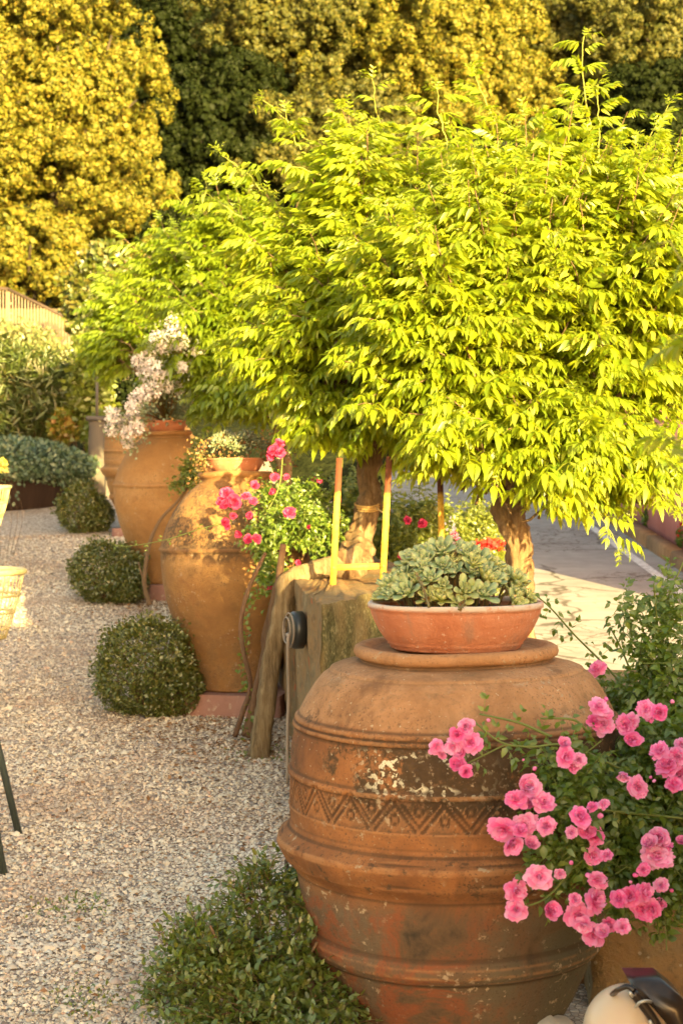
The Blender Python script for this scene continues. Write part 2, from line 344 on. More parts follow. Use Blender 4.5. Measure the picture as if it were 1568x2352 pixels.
def nrm(a):
    a = np.asarray(a, dtype=float)
    return a / np.maximum(np.linalg.norm(a, axis=-1, keepdims=True), 1e-9)
def vn(p, s, seed=0):
    return mnoise.noise(Vector((p[0] * s + seed, p[1] * s + seed * .7, p[2] * s - seed)))
def smooth_path(pts, k=6):
    """Catmull-Rom"""
    p = np.array(pts, dtype=float)
    q = np.vstack([2 * p[0] - p[1], p, 2 * p[-1] - p[-2]])
    out = []
    for i in range(1, len(q) - 2):
        for t in np.linspace(0, 1, k, endpoint=False):
            a, b, c, d = q[i - 1], q[i], q[i + 1], q[i + 2]
            out.append(.5 * ((2 * b) + (c - a) * t + (2 * a - 5 * b + 4 * c - d) * t * t + (3 * b - a - 3 * c + d) * t ** 3))
    out.append(p[-1])
    return np.array(out)
def tube(mb, pts, rad, ns=8, caps=True, flute=0, rough=0, seed=0):
    pts = np.array(pts, dtype=float); n = len(pts)
    rad = np.interp(np.linspace(0, 1, n), np.linspace(0, 1, len(rad)), rad) if np.ndim(rad) else np.full(n, rad)
    T = nrm(np.gradient(pts, axis=0))
    u = np.array([0, 0, 1.]) if abs(T[0][2]) < .9 else np.array([1., 0, 0])
    U = []
    for t in T:
        u = u - t * np.dot(u, t); u = u / max(np.linalg.norm(u), 1e-9); U.append(u.copy())
    U = np.array(U); W = np.cross(T, U)
    a = np.arange(ns) * 2 * np.pi / ns
    rr = rad[:, None] * np.ones(ns)[None]
    if flute:
        tw = np.linspace(0, 1.5, n)[:, None]
        rr = rr * (1 + flute * (np.abs(np.sin(a[None] * 2.5 + tw)) - .5) + flute * .5 * np.sin(a[None] * 3 + 1 + tw * 2))
    V = pts[:, None] + rr[..., None] * (np.cos(a)[None, :, None] * U[:, None] + np.sin(a)[None, :, None] * W[:, None])
    V = V.reshape(-1, 3)
    if rough:
        for i in range(len(V)):
            k = i // ns; dirv = V[i] - pts[k]
            V[i] += dirv * (rough * (vn(V[i], 14, seed) * .9 + vn(V[i], 38, seed) * .5))
    i = np.arange(n - 1)[:, None] * ns; j = np.arange(ns)[None]
    f = np.stack([i + j, i + (j + 1) % ns, i + ns + (j + 1) % ns, i + ns + j], -1).reshape(-1, 4)
    Fs = [f]
    if caps:
        V = np.vstack([V, pts[0], pts[-1]])
        jj = np.arange(ns); c0 = n * ns; l = (n - 1) * ns
        Fs.append(np.vstack([np.stack([np.full(ns, c0), (jj + 1) % ns, jj], -1), np.stack([np.full(ns, c0 + 1), l + jj, l + (jj + 1) % ns], -1)]))
    mb.add(V, Fs)
def box(mb, c, s, rz=0, rx=0, bev=0):
    c = np.array(c, dtype=float); h = np.array(s, dtype=float) / 2
    if bev:
        b = min(bev, h.min() * .9)
        V = []
        idx = {}
        for sx in (-1, 1):
            for sy in (-1, 1):
                for sz in (-1, 1):
                    for ax in range(3):
                        v = np.array([sx, sy, sz]) * (h - b); v[ax] = (sx, sy, sz)[ax] * h[ax]
                        idx[(sx, sy, sz, ax)] = len(V); V.append(v)
        V = np.array(V); Q = []; Tt = []
        for ax in range(3):
            o1, o2 = [k for k in range(3) if k != ax]
            for s_ in (-1, 1):
                q = []
                for (p, r) in ((-1, -1), (1, -1), (1, 1), (-1, 1)):
                    k = [0, 0, 0]; k[ax] = s_; k[o1] = p; k[o2] = r; q.append(idx[(*k, ax)])
                Q.append(q)
            for p in (-1, 1):
                for r in (-1, 1):
                    q = []
                    for s_, a_ in ((-1, o1), (1, o1), (1, o2), (-1, o2)):
                        k = [0, 0, 0]; k[ax] = s_; k[o1] = p; k[o2] = r; q.append(idx[(*k, a_)])
                    Q.append(q)
        for sx in (-1, 1):
            for sy in (-1, 1):
                for sz in (-1, 1):
                    Tt.append([idx[(sx, sy, sz, a)] for a in range(3)])
        Fs = [np.array(Q), np.array(Tt)]
    else:
        V = np.array([[x, y, z] for x in (-1, 1) for y in (-1, 1) for z in (-1, 1)]) * h
        Fs = [np.array([[0, 1, 3, 2], [4, 6, 7, 5], [0, 4, 5, 1], [2, 3, 7, 6], [0, 2, 6, 4], [1, 5, 7, 3]])]
    if rx:
        ca, sa = math.cos(rx), math.sin(rx); V = np.stack([V[:, 0], V[:, 1] * ca - V[:, 2] * sa, V[:, 1] * sa + V[:, 2] * ca], -1)
    ca, sa = math.cos(rz), math.sin(rz)
    V = np.stack([V[:, 0] * ca - V[:, 1] * sa, V[:, 0] * sa + V[:, 1] * ca, V[:, 2]], -1)
    mb.add(V + c, Fs)
def bar(mb, a, b, w, t=None):
    """square bar from a to b"""
    a, b = np.array(a, float), np.array(b, float); t = t or w
    d = nrm(b - a); u = np.array([1., 0, 0]) if abs(d[0]) < .8 else np.array([0, 0, 1.])
    u = nrm(u - d * np.dot(u, d)); v = np.cross(d, u)
    V = [p + sx * u * w / 2 + sy * v * t / 2 for p in (a, b) for sx, sy in ((-1, -1), (1, -1), (1, 1), (-1, 1))]
    mb.add(V, [np.array([[0, 1, 2, 3], [4, 7, 6, 5], [0, 4, 5, 1], [1, 5, 6, 2], [2, 6, 7, 3], [3, 7, 4, 0]])])
def lathe(mb, prof, c, ns=96, wob=0, seed=0, step=None, fn=None):
    """prof rows (r,z); fn(theta array, r, z) -> dr, tint"""
    pr = np.array(prof, dtype=float)
    if step:
        out = [pr[0]]
        for a, b in zip(pr[:-1], pr[1:]):
            k = max(1, int(np.ceil(np.linalg.norm(b - a) / step)))
            for i in range(1, k + 1): out.append(a + (b - a) * i / k)
        pr = np.array(out)
    a = np.arange(ns) * 2 * np.pi / ns
    rr = np.repeat(pr[:, 0:1], ns, 1); zz = np.repeat(pr[:, 1:2], ns, 1); tint = np.zeros_like(rr)
    if wob:
        for k in (1, 2, 3, 5):
            ph = seed * 1.3 + k
            rr = rr * (1 + wob / k * np.sin(k * a[None] + ph + zz * 3.1 * ((k % 2) + .5)))
            zz = zz + wob * .5 / k * np.sin(k * a[None] + ph * 2) * np.minimum(1, np.abs(zz) * 5)
    if fn is not None:
        dr, tint = fn(a, rr, zz); rr = rr + dr
    V = np.stack([rr * np.cos(a)[None], rr * np.sin(a)[None], zz], -1).reshape(-1, 3) + np.array(c)
    n = len(pr); i = np.arange(n - 1)[:, None] * ns; j = np.arange(ns)[None]
    f = np.stack([i + j, i + (j + 1) % ns, i + ns + (j + 1) % ns, i + ns + j], -1).reshape(-1, 4)
    mb.add(V, [f], tint.reshape(-1))

# ---- foliage templates (x across, y along, z up out of the leaf)
def leaflet(L=1., W=.38, fold=.10, droop=.18):
    t = np.array([0, .3, .68, 1.]); w = np.array([0, .5, .36, 0]) * W
    V = [(0, 0, 0)]
    for k in (1, 2):
        z = -droop * t[k] ** 2
        V += [(-w[k], t[k], z + fold * w[k] * 2), (0, t[k], z), (w[k], t[k], z + fold * w[k] * 2)]
    V.append((0, 1, -droop))
    V = np.array(V) * L
    T = np.array([[0, 2, 1], [0, 3, 2], [4, 7, 5 - 0][:0] or [4, 5, 7], [5, 6, 7]])
    Q = np.array([[1, 2, 5, 4], [2, 3, 6, 5]])
    return V, np.vstack([T, Q[:, [0, 1, 2]], Q[:, [0, 2, 3]]])
def place(V, Y, Z, O, s=1.):
    Y = nrm(Y); X = nrm(np.cross(Y, Z)); Z = np.cross(X, Y)
    return np.asarray(O) + s * (V[:, 0:1] * X + V[:, 1:2] * Y + V[:, 2:3] * Z)
def compound(seed, pairs=5, L=1., ll=.40, wid=.40, droop=.35, hang=.75):
    r = np.random.default_rng(seed); VV = []; FF = []; n = 0
    ys = np.linspace(.22, .95, pairs)
    arc = lambda y: np.array([0, y * (1 - .12 * y), -droop * y * y + .06 * y])
    for i, y in enumerate(ys):
        for sx in (-1, 1):
            o = arc(y + r.uniform(-.02, .02))
            d = nrm(np.array([sx * 1., .45 + .35 * y + r.uniform(-.15, .15), -hang * r.uniform(.5, 1.4)]))
            nz = nrm(np.array([sx * .75 + r.uniform(-.25, .25), .35 + r.uniform(-.2, .2), .8]))
            V, T = leaflet(1, wid * r.uniform(.85, 1.15), .14, r.uniform(.12, .5))
            s = ll * (1 - .35 * abs(y - .5)) * r.uniform(.85, 1.12)
            VV.append(place(V, d, nz, o, s)); FF.append(T + n); n += len(V)
    V, T = leaflet(1, wid, .14, .3)
    VV.append(place(V, np.array([0, 1, -.9]), np.array([0, .6, .8]), arc(.97), ll * 1.05)); FF.append(T + n); n += len(V)
    # stalk
    w = .012
    pts = [arc(y) for y in np.linspace(0, .97, 5)]
    for a, b in zip(pts[:-1], pts[1:]):
        VV.append(np.array([a + [-w, 0, 0], a + [w, 0, 0], b + [w, 0, 0], b + [-w, 0, 0]])); FF.append(np.array([[0, 1, 2], [0, 2, 3]]) + n); n += 4
    return np.vstack(VV) * L, np.vstack(FF)
def scatter(mb, tmpl, O, Y, Z, S):
    """vectorised copies of a template into mb"""
    V, T = tmpl; O, Y, Z = np.asarray(O), nrm(Y), np.asarray(Z)
    S = np.broadcast_to(np.asarray(S, float), (len(O),))
    X = np.cross(Y, Z); X = nrm(X); Z = np.cross(X, Y)
    W = O[:, None] + S[:, None, None] * (V[None, :, 0:1] * X[:, None] + V[None, :, 1:2] * Y[:, None] + V[None, :, 2:3] * Z[:, None])
    k = len(V)
    Fs = (T[None] + (np.arange(len(O)) * k)[:, None, None]).reshape(-1, T.shape[1])
    mb.add(W.reshape(-1, 3), [Fs])
def rand_dirs(n, r=rng):
    return nrm(r.normal(size=(n, 3)))
QUAD = (np.array([[-.5, 0, 0], [.5, .1, .05], [.35, .95, 0], [-.35, 1.05, .06]]), np.array([[0, 1, 2], [0, 2, 3]]))
SMALL = (np.array([[0, 0, 0], [.34, .45, .08], [0, 1, -.05], [-.34, .45, .08], [0, .5, 0]]), np.array([[0, 1, 4], [1, 2, 4], [2, 3, 4], [3, 0, 4]]))
NARROW = (np.array([[0, 0, 0], [.07, .35, .02], [0, 1, -.25], [-.07, .35, .02]]), np.array([[0, 1, 2], [0, 2, 3]]))
ROSE5 = compound(77, 2, 1., .5, .62, .12, .1)
COMPS = [compound(100 + k, 4 + k % 2, 1., .56, .31, .25 + .14 * (k % 3), .9) for k in range(6)]
COMPS_YOUNG = [compound(200 + k, 3, 1., .40, .28, .1, -.1) for k in range(3)]

def leafy_clumps(mb, c, rad, nc, cr, nsub, sr, nleaf, size, tmpl=QUAD, shell=(.75, 1.), r=rng, zmin=-1., hang=0.):
    """crown: clumps on an ellipsoid, sub-clumps on the clumps, leaves on the sub-clumps"""
    c = np.array(c); rad = np.array(rad)
    u = rand_dirs(nc * 3, r); u = u[u[:, 2] > zmin][:nc]; nc = len(u)
    big = np.array([[1 + .55 * vn(q, 1.9, c[0]) + .25 * vn(q, 4.3, c[1])] for q in u])
    C1 = c + u * rad * r.uniform(*shell, (nc, 1)) * big
    r1 = cr * r.uniform(.6, 1.35, (nc, 1))
    v = rand_dirs(nc * nsub, r).reshape(nc, nsub, 3); v = nrm(v + .55 * u[:, None])
    v[..., 2] *= 1 + hang
    C2 = C1[:, None] + v * r1[:, None] * r.uniform(.7, 1.05, (nc, nsub, 1))
    C2 = C2.reshape(-1, 3); v = v.reshape(-1, 3)
    r2 = sr * r.uniform(.6, 1.4, (len(C2), 1))
    w = nrm(rand_dirs(len(C2) * nleaf, r).reshape(len(C2), nleaf, 3) + .5 * v[:, None])
    O = (C2[:, None] + w * r2[:, None] * r.uniform(.6, 1.05, (len(C2), nleaf, 1))).reshape(-1, 3); w = w.reshape(-1, 3)
    Z = nrm(w + .45 * rand_dirs(len(O), r))
    Y = nrm(np.cross(Z, rand_dirs(len(O), r)))
    scatter(mb, tmpl, O - Y * size * .5, Y, Z, size * r.uniform(.6, 1.35, len(O)))
def leaf_shell(mb, c, rad, n, size, tmpl=SMALL, shell=(.72, 1.02), r=rng, zmin=-1., lump=.12, lumpf=5., outward=.7):
    u = rand_dirs(int(n * 1.8), r); u = u[u[:, 2] > zmin][:n]; n = len(u)
    k = np.array([1 + lump * vn(q * 1., lumpf, c[0]) for q in u])[:, None] if lump else 1
    O = np.array(c) + u * np.array(rad) * r.uniform(*shell, (n, 1)) * k
    Y = nrm(outward * u + .9 * rand_dirs(n, r) + [0, 0, .25]); Z = nrm(.8 * u + .7 * rand_dirs(n, r) + [0, 0, .4])
    scatter(mb, tmpl, O, Y, Z, size * r.uniform(.6, 1.3, n))

# ------------------------------------------------------------------ ground
PY = [-12, 2, 3.5, 5, 7, 8.5, 10, 13, 15, 17, 20, 24, 30, 45, 90]
PZ = [-.05, -.02, 0, .10, .29, .44, .61, .98, 1.25, 1.55, 2.1, 3.6, 6.2, 14, 36]
PY = [q * K for q in PY]
def prof(y): return float(np.interp(y, PY, PZ))
def roadz(y): return .1 * y / K - .6 if y < 30 * K else 2.4 + (y / K - 30) * .25
WX = ([-12, 3.8, 4.6, 6.4, 8.5, 11, 14, 16, 40], [2.6, 1.0, .5, .12, -.55, -.9, -1.2, -1., -2.])
WX = ([q * K for q in WX[0]], WX[1])
def wallx(y): return float(np.interp(y, *WX))
def gz(x, y):
    a = prof(y); t = min(1, max(0, (x - wallx(y) - .05) / .25))
    b = min(a, roadz(y) - .05) if y < 24 * K else a
    return a * (1 - t) + b * t
xs = np.unique(np.concatenate([np.arange(-60, -6, 3.), np.arange(-6, 6, .16), np.arange(6, 60, 3.)]))
ys = np.unique(np.concatenate([np.arange(-12, 20, .2), np.arange(20, 90, 2.)])) * K
def grid_mesh(xs, ys, zf):
    X, Y = np.meshgrid(xs, ys); Z = np.array([[zf(x, y) for x in xs] for y in ys])
    V = np.stack([X, Y, Z], -1).reshape(-1, 3); nx = len(xs)
    i = np.arange(len(ys) - 1)[:, None] * nx; j = np.arange(nx - 1)[None]
    f = np.stack([i + j, i + j + 1, i + nx + j + 1, i + nx + j], -1).reshape(-1, 4)
    return V, f
mb = MB(); V, f = grid_mesh(xs, ys[ys <= 18.21 * K], gz); mb.add(V, [f])
solo('ground', mb, M['ground'], kind='structure', smooth=True)
mb = MB(); V, f = grid_mesh(xs, np.concatenate([[18.0 * K], ys[ys > 18.21 * K]]), lambda x, y: gz(x, y) + (.0 if y < 19 * K else .25 * vn((x, y, 0), .3)) + .02)
mb.add(V, [f]); solo('hill', mb, M['hill'], kind='structure', smooth=True)

# loose gravel stones near the camera
def gravel():
    n = 125000
    d = (3.2 + (rng.random(n) ** 1.35) * 9.5) * K
    x = rng.uniform(-.285, .10, n) * d / K
    keep = (x < np.array([wallx(q) for q in d]) + .05)
    x, d = x[keep], d[keep]; n = len(x)
    z = np.interp(d, PY, PZ)
    # low heaps and hollows
    k = np.array([vn((a, b, 0), 1.6) for a, b in zip(x[::1], d[::1])])
    O = np.stack([x, d, z + .003 + .002 * k], -1)
    V = np.array([[1, 0, 0], [0, 1, 0], [-1, 0, 0], [0, -1, 0], [0, 0, .8], [.5, .6, .45]]) * .5
    T = np.array([[0, 5, 4], [5, 1, 4], [0, 1, 5], [1, 2, 4], [2, 3, 4], [3, 0, 4]])
    Y = rand_dirs(n); Y[:, 2] *= .3
    Z = nrm(rand_dirs(n) * .5 + [0, 0, 1])
    S = .0118 * np.exp(rng.normal(0, .38, n)) * (1 + .03 * d)
    mb = MB(); scatter(mb, (V * [1, .75, .9], T), O, Y, Z, S)
    solo('gravel', mb, M['stone'], kind='stuff')
gravel()
mb = MB(); n = 2600
c = rng.integers(0, 6, n); cx = np.array([-.35, -.8, -1.5, .0, -.25, -.95])[c]; cy = np.array([6.2, 6.5, 9.5, 5.2, 4.2, 5.2])[c] * K
w_ = np.array([.22, .25, .3, .2, .35, .8])[c]; x = cx + rng.normal(0, 1, n) * w_; y = cy + rng.normal(0, 1.3, n) * w_; ok = x < np.array([wallx(q) for q in y]); x, y = x[ok], y[ok]; n = len(x)
O = np.stack([x, y, np.interp(y, PY, PZ) + .012], -1)
Y = rand_dirs(n); Y[:, 2] *= .25
scatter(mb, SMALL, O, Y, nrm(rand_dirs(n) * .5 + [0, 0, 1]), .026 * rng.uniform(.5, 1.3, n))
solo('leaf_litter', mb, M['litter'], kind='stuff')
# small weeds in the gravel
mb = MB(); n = 500
px_ = rng.choice([0, 1, 2], n); cx = np.array([-.42, -.95, -.75])[px_]; cy = np.array([6.15, 4.4, 3.75])[px_] * K
O = np.stack([cx + rng.normal(0, .07, n), cy + rng.normal(0, .09, n), np.zeros(n)], -1); O[:, 2] = np.interp(O[:, 1], PY, PZ) + .004
scatter(mb, SMALL, O, nrm(rand_dirs(n) + [0, 0, .6]), rand_dirs(n), .016 * rng.uniform(.5, 1.3, n))
solo('ground_weeds', mb, M['shrub'], kind='stuff')

# road
mb = MB(); V, f = grid_mesh(np.arange(.7, 3.31, .2), np.arange(4.6, 40, .4) * K, lambda x, y: roadz(y)); mb.add(V, [f])
solo('road', mb, M['road'], kind='structure', smooth=True)
mb = MB(); V, f = grid_mesh(np.array([2.95, 3.05]), np.arange(5, 36, .4) * K, lambda x, y: roadz(y) + .004); mb.add(V, [f])
solo('road_line', mb, M['paint'], kind='structure')
mb = MB()
for y in np.arange(4.6, 30, 1.) * K: 
    V = [[x, yy, roadz(yy) + z] for yy in (y, y + .995 * K) for x, z in ((3.28, -.05), (3.28, .12), (3.30, .14), (3.42, .14), (3.42, -.05))]
    mb.add(V, [np.array([[k, k + 1, k + 6, k + 5] for k in range(4)]), np.array([[0, 1, 2, 3, 4][::-1]]), np.array([[5, 6, 7, 8, 9]])])
solo('kerb', mb, M['kerb'], kind='structure')
mb = MB(); V, f = grid_mesh(np.array([3.42, 3.6, 9]), np.arange(4.6, 30, 1.) * K, lambda x, y: roadz(y) + .08); mb.add(V, [f])
solo('verge_soil', mb, M['soil'], kind='structure')
# pink building on the far side of the road
hb = thing('pink_building', 'pink plastered building side across the road, behind the brown kerb', 'building', (5.5, 9.6 * K, .4))
mb = MB(); box(mb, (5.75, 9.6 * K + 9, 1.7), (4.5, 18, 3.4)); part('wall', mb, M['pink'], hb)
mb = MB(); box(mb, (5.75, 9.6 * K + 9, 3.46), (4.7, 18.2, .12), bev=.02); part('eaves', mb, M['concrete'], hb)
mb = MB(); box(mb, (3.49, 12.4 * K, 2.4), (.05, .9, 1.1), bev=.01); w_ = part('window', mb, M['concrete'], hb)
mb = MB(); box(mb, (3.462, 12.4 * K, 2.4), (.02, .75, .95), bev=.004); part('shutter', mb, M['leg'], w_)

# ------------------------------------------------------------------ walls
def rough_prism(mb, poly, z0, z1, res=.06, amp=.012, seed=3, moss=None, topamp=1., ky=True):
    """extruded plan polygon, finely divided, corners kept"""
    poly = [np.array(p, float) * ([1, K] if ky else [1, 1]) for p in poly]; n = len(poly)
    def disp(V):
        out = V.copy()
        for i, v in enumerate(V):
            out[i] = v + amp * np.array([vn(v, 5, seed) + .5 * vn(v, 17, seed), vn(v, 5, seed + 9) + .5 * vn(v, 17, seed + 9), topamp * (vn(v, 4, seed + 5) + .5 * vn(v, 15, seed + 5))])
        return out
    ring = []; tag = []
    for k in range(n):
        a, b = poly[k], poly[(k + 1) % n]; m_ = max(1, int(np.linalg.norm(b - a) / res))
        for i in range(m_): ring.append(a + (b - a) * i / m_); tag.append(k)
    ring = np.array(ring); nr = len(ring); nz = max(2, int((z1 - z0) / res))
    zs = np.linspace(z0, z1, nz + 1)
    V = np.array([[*q, z] for z in zs for q in ring])
    i = np.arange(nz)[:, None] * nr; j = np.arange(nr)[None]
    f = np.stack([i + j, i + (j + 1) % nr, i + nr + (j + 1) % nr, i + nr + j], -1).reshape(-1, 4)
    T = np.zeros(len(V))
    if moss is not None:
        tg = np.array(tag * (nz + 1))
        for k in moss:
            T[tg == k] = 1
        T = np.array([t * min(1, max(0, .95 + .5 * vn(v, 6, 2) - max(0, (v[2] - .98) * 4))) for t, v in zip(T, V)])
    mb.add(disp(V), [f], T)
    c = ring.mean(0); kk = 8
    V = np.array([[*(q + (c - q) * s / kk), z1] for s in range(kk + 1) for q in ring])
    i = np.arange(kk)[:, None] * nr
    f = np.stack([i + j, i + (j + 1) % nr, i + nr + (j + 1) % nr, i + nr + j], -1).reshape(-1, 4)
    mb.add(disp(V), [f])
w1 = thing('stone_wall', 'mossy stone wall end with sunlit top carrying the yellow trellis frame', 'wall', (-.05, 5.4 * K, 0))
mb = MB(); rough_prism(mb, [(-.085, 5.05), (.44, 6.15), (.40, 7.2), (-.05, 8.4), (-.50, 8.4), (-.215, 6.1)], -.05, 1.055, .035, .022, 3, moss=(0,))
part('masonry', mb, M['wall'], w1, True, 'moss')
w2 = thing('stone_pier', 'rough tan stone wall at the right beneath the pink roses', 'wall', (1.4, 3.9 * K, 0))
mb = MB(); rough_prism(mb, [(.7285, 3.70), (2.6, 3.5), (2.7, 4.25), (.80, 4.42)], -.05, .90, .045, .016, 12)
part('masonry', mb, M['wall'], w2, True, 'moss')
mb = MB(); rough_prism(mb, [(.585, 3.87), (.745, 3.85), (.80, 4.42), (.50, 4.42)], -.05, .84, .04, .014, 21)
part('brick_infill', mb, M['brick'], w2, True)
w3 = thing('garden_wall', 'low stone wall running on behind the tall terracotta jars', 'wall', (-.9, 10.8 * K, .5))
mb = MB(); rough_prism(mb, [(-.54, 8.45), (-.1, 8.45), (-.75, 14.6), (-1.25, 14.6)], .2, 1.25, .12, .02, 31)
part('masonry', mb, M['wall'], w3, True, 'moss')

# ------------------------------------------------------------------ jars
OLD = [(.02, 0.), (.245, 0), (.256, .01), (.284, .064), (.332, .15), (.374, .245), (.386, .275), (.400, .283), (.412, .300), (.413, .322), (.406, .338), (.404, .345), (.418, .39), (.429, .43), (.441, .50),
       (.452, .515), (.474, .537), (.482, .552), (.492, .570), (.499, .586), (.497, .597), (.482, .606), (.462, .622), (.458, .640), (.461, .672), (.463, .681), (.4605, .684), (.4605, .765), (.465, .768), (.466, .777), (.459, .785),
       (.456, .845), (.449, .89), (.447, .897), (.454, .901), (.453, .909), (.445, .913), (.449, .918), (.447, .926), (.438, .931), (.420, .968), (.394, 1.010), (.372, 1.036), (.352, 1.050), (.349, 1.056), (.334, 1.062), (.300, 1.070), (.272, 1.074), (.264, 1.078), (.268, 1.083), (.279, 1.090), (.283, 1.100), (.280, 1.112), (.268, 1.119), (.250, 1.118), (.230, 1.108), (.215, 1.1045), (.02, 1.1045)]
def old_fn(a, rr, zz):
    dr = np.zeros_like(rr); tint = np.zeros_like(rr)
    band = (zz > .68) & (zz < .77)
    r0 = .46; nt = 22
    s = (a[None] / (2 * np.pi) * nt) % 1.0
    w = 2 * np.pi * r0 / nt
    X = s * w; Z = zz - .684; H = .080
    for off in (-.007, .007):
        for sg in (1, -1):
            # line of the triangle: x from 0..w/2 rising
            tx = np.where(sg > 0, X, w - X)
            L = np.array([w / 2, H]); ln = np.hypot(*L)
            d = np.abs(tx * L[1] / ln - Z * L[0] / ln + off)
            g = np.clip(1 - d / .0052, 0, 1) * band * (tx < w / 2 + .006)
            dr -= .0055 * g; tint = np.maximum(tint, g)
    for cx, cz in ((w / 2, .028), (0, .052), (w, .052)):
        d = np.abs(np.hypot(X - cx, Z - cz) - .011)
        g = np.clip(1 - d / .0035, 0, 1) * band
        dr -= .006 * g; tint = np.maximum(tint, g * .7)
    for zc in (.908, .62):
        tint = np.maximum(tint, .6 * np.clip(1 - np.abs(zz - zc) / .004, 0, 1))
    # chipped flange and general hand-made unevenness
    chip = np.sin(a[None] * 7.3) * np.sin(a[None] * 3.1 + 1)
    dr += np.where((rr > .478) & (zz < .61) & (zz > .53), -.007 * np.clip(chip, 0, 1), 0)
    return dr, tint
def jar(kind, c, rot=0.):
    mb = MB()
    if kind == 'old':
        fn = lambda a, rr, zz: old_fn(a + rot, rr, zz)
        lathe(mb, OLD, c, 900, .006, 2, .008, fn)
    V, Fs, T = mb.arrays()
    return mb
TALL = [(.02, 0), (.205, 0), (.212, .006), (.222, .05), (.254, .152), (.296, .253), (.338, .362), (.377, .49), (.401, .60), (.413, .70), (.4145, .745), (.416, .764), (.424, .772), (.424, .782), (.415, .790), (.404, .83), (.387, .885), (.372, .92),
        (.345, .975), (.321, 1.014), (.285, 1.065), (.254, 1.099), (.215, 1.130), (.194, 1.145), (.188, 1.155), (.190, 1.166), (.200, 1.172), (.207, 1.182), (.206, 1.194), (.196, 1.202), (.176, 1.202), (.166, 1.195), (.163, 1.18)]
def lumpy(mb, amp, s, seed):
    for k in range(len(mb.V)):
        V = mb.V[k]
        for i in range(len(V)):
            n_ = mnoise.noise(Vector(V[i] * s) + Vector((seed, 0, 0)))
            V[i][0] += amp * n_; V[i][1] -= amp * n_ * .7
    return mb
def plinth(c, z0, z1, sx, sy, rz, label, group='plinths under the terracotta jars'):
    mb = MB(); ca, sa = math.cos(rz), math.sin(rz)
    poly = [(c[0] + x * ca - y * sa, c[1] + x * sa + y * ca) for x, y in ((-sx, -sy), (sx, -sy), (sx, sy), (-sx, sy))]
    rough_prism(mb, poly, z0, z1, .05, .006, 40 + c[1], topamp=.3, ky=False)
    return solo('plinth', mb, M['plinth'], label, 'plinth', org=(c[0], c[1], z0), smooth=True, group=group)
J1 = np.array([.315, 3.5 * K, 0.]); J2 = np.array([(541 - 784) / 2900 * 7, 7. * K, .39]); J3 = np.array([(383 - 784) / 2900 * 10, 10. * K, .71]); J4 = np.array([(345 - 784) / 2900 * 12.8, 12.8 * K, 1.02])
G = 'terracotta jars lined up along the wall'
t = thing('terracotta_jar', 'big squat weathered terracotta jar in the foreground with zigzag frieze and jutting rim band', 'jar', J1, G)
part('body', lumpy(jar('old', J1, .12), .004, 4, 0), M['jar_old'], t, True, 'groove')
def tall_jar(c, label, mat, seed):
    t = thing('terracotta_jar', label, 'jar', c, G)
    mb = MB(); lathe(mb, TALL, c, 220, .008, seed, .014); lumpy(mb, .010, 3, seed)
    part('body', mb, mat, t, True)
    mb = MB(); lathe(mb, [(0, 1.185), (.168, 1.185)], c, 48); part('packed_soil', mb, M['soil'], t)
tall_jar(J2, 'tall terracotta jar with dark speckled shoulder beneath the sedum bowl', M['jar_tall'], 5)
tall_jar(J3, 'smooth ochre terracotta jar beneath the white flowering plant', M['jar_clean'], 9)
t = thing('terracotta_jar', 'farthest terracotta jar, ringed by bands and half hidden by the smooth one', 'jar', J4, G)
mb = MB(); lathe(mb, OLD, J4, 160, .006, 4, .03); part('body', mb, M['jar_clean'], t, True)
plinth(J2, .20, .388, .31, .31, R(-9), 'mauve plastered plinth under the speckled tall jar')
plinth(J3, .50, .708, .30, .30, R(-12), 'mauve plastered plinth under the smooth ochre jar')
plinth(J4, .85, 1.018, .30, .30, R(-12), 'plinth under the farthest banded jar')

# planter bowls
BOWL = [(.01, 0), (.176, 0), (.181, .004), (.183, .012), (.188, .014), (.188, .019), (.195, .026), (.212, .050), (.225, .076), (.234, .098), (.236, .110), (.242, .114), (.243, .124), (.240, .129), (.229, .129), (.226, .122), (.222, .105), (.20, .085)]
GB = 'terracotta bowls standing on the jars'
def bowl(c, sc, label, zs=1.):
    t = thing('planter_bowl', label, 'planter', c, GB)
    mb = MB(); lathe(mb, [(r * sc, z * zs * sc) for r, z in BOWL], c, 128, .005, c[1], .012); part('bowl', mb, M['bowl'], t, True)
    mb = MB(); lathe(mb, [(0, .112 * sc * zs), (.15 * sc, .11 * sc * zs), (.224 * sc, .100 * sc * zs)], c, 48, .01, 2); part('soil', mb, M['soil'], t, True)
    return t
bowl(J1 + [.0, 0, 1.108], 1.0, 'wide terracotta bowl of pale green succulents on the foreground jar')
bowl(J2 + [.0, 0, 1.192], .66, 'orange terracotta bowl of sedum on the speckled tall jar')
bowl(J3 + [.0, 0, 1.192], .70, 'terracotta bowl under the white flowering plant')

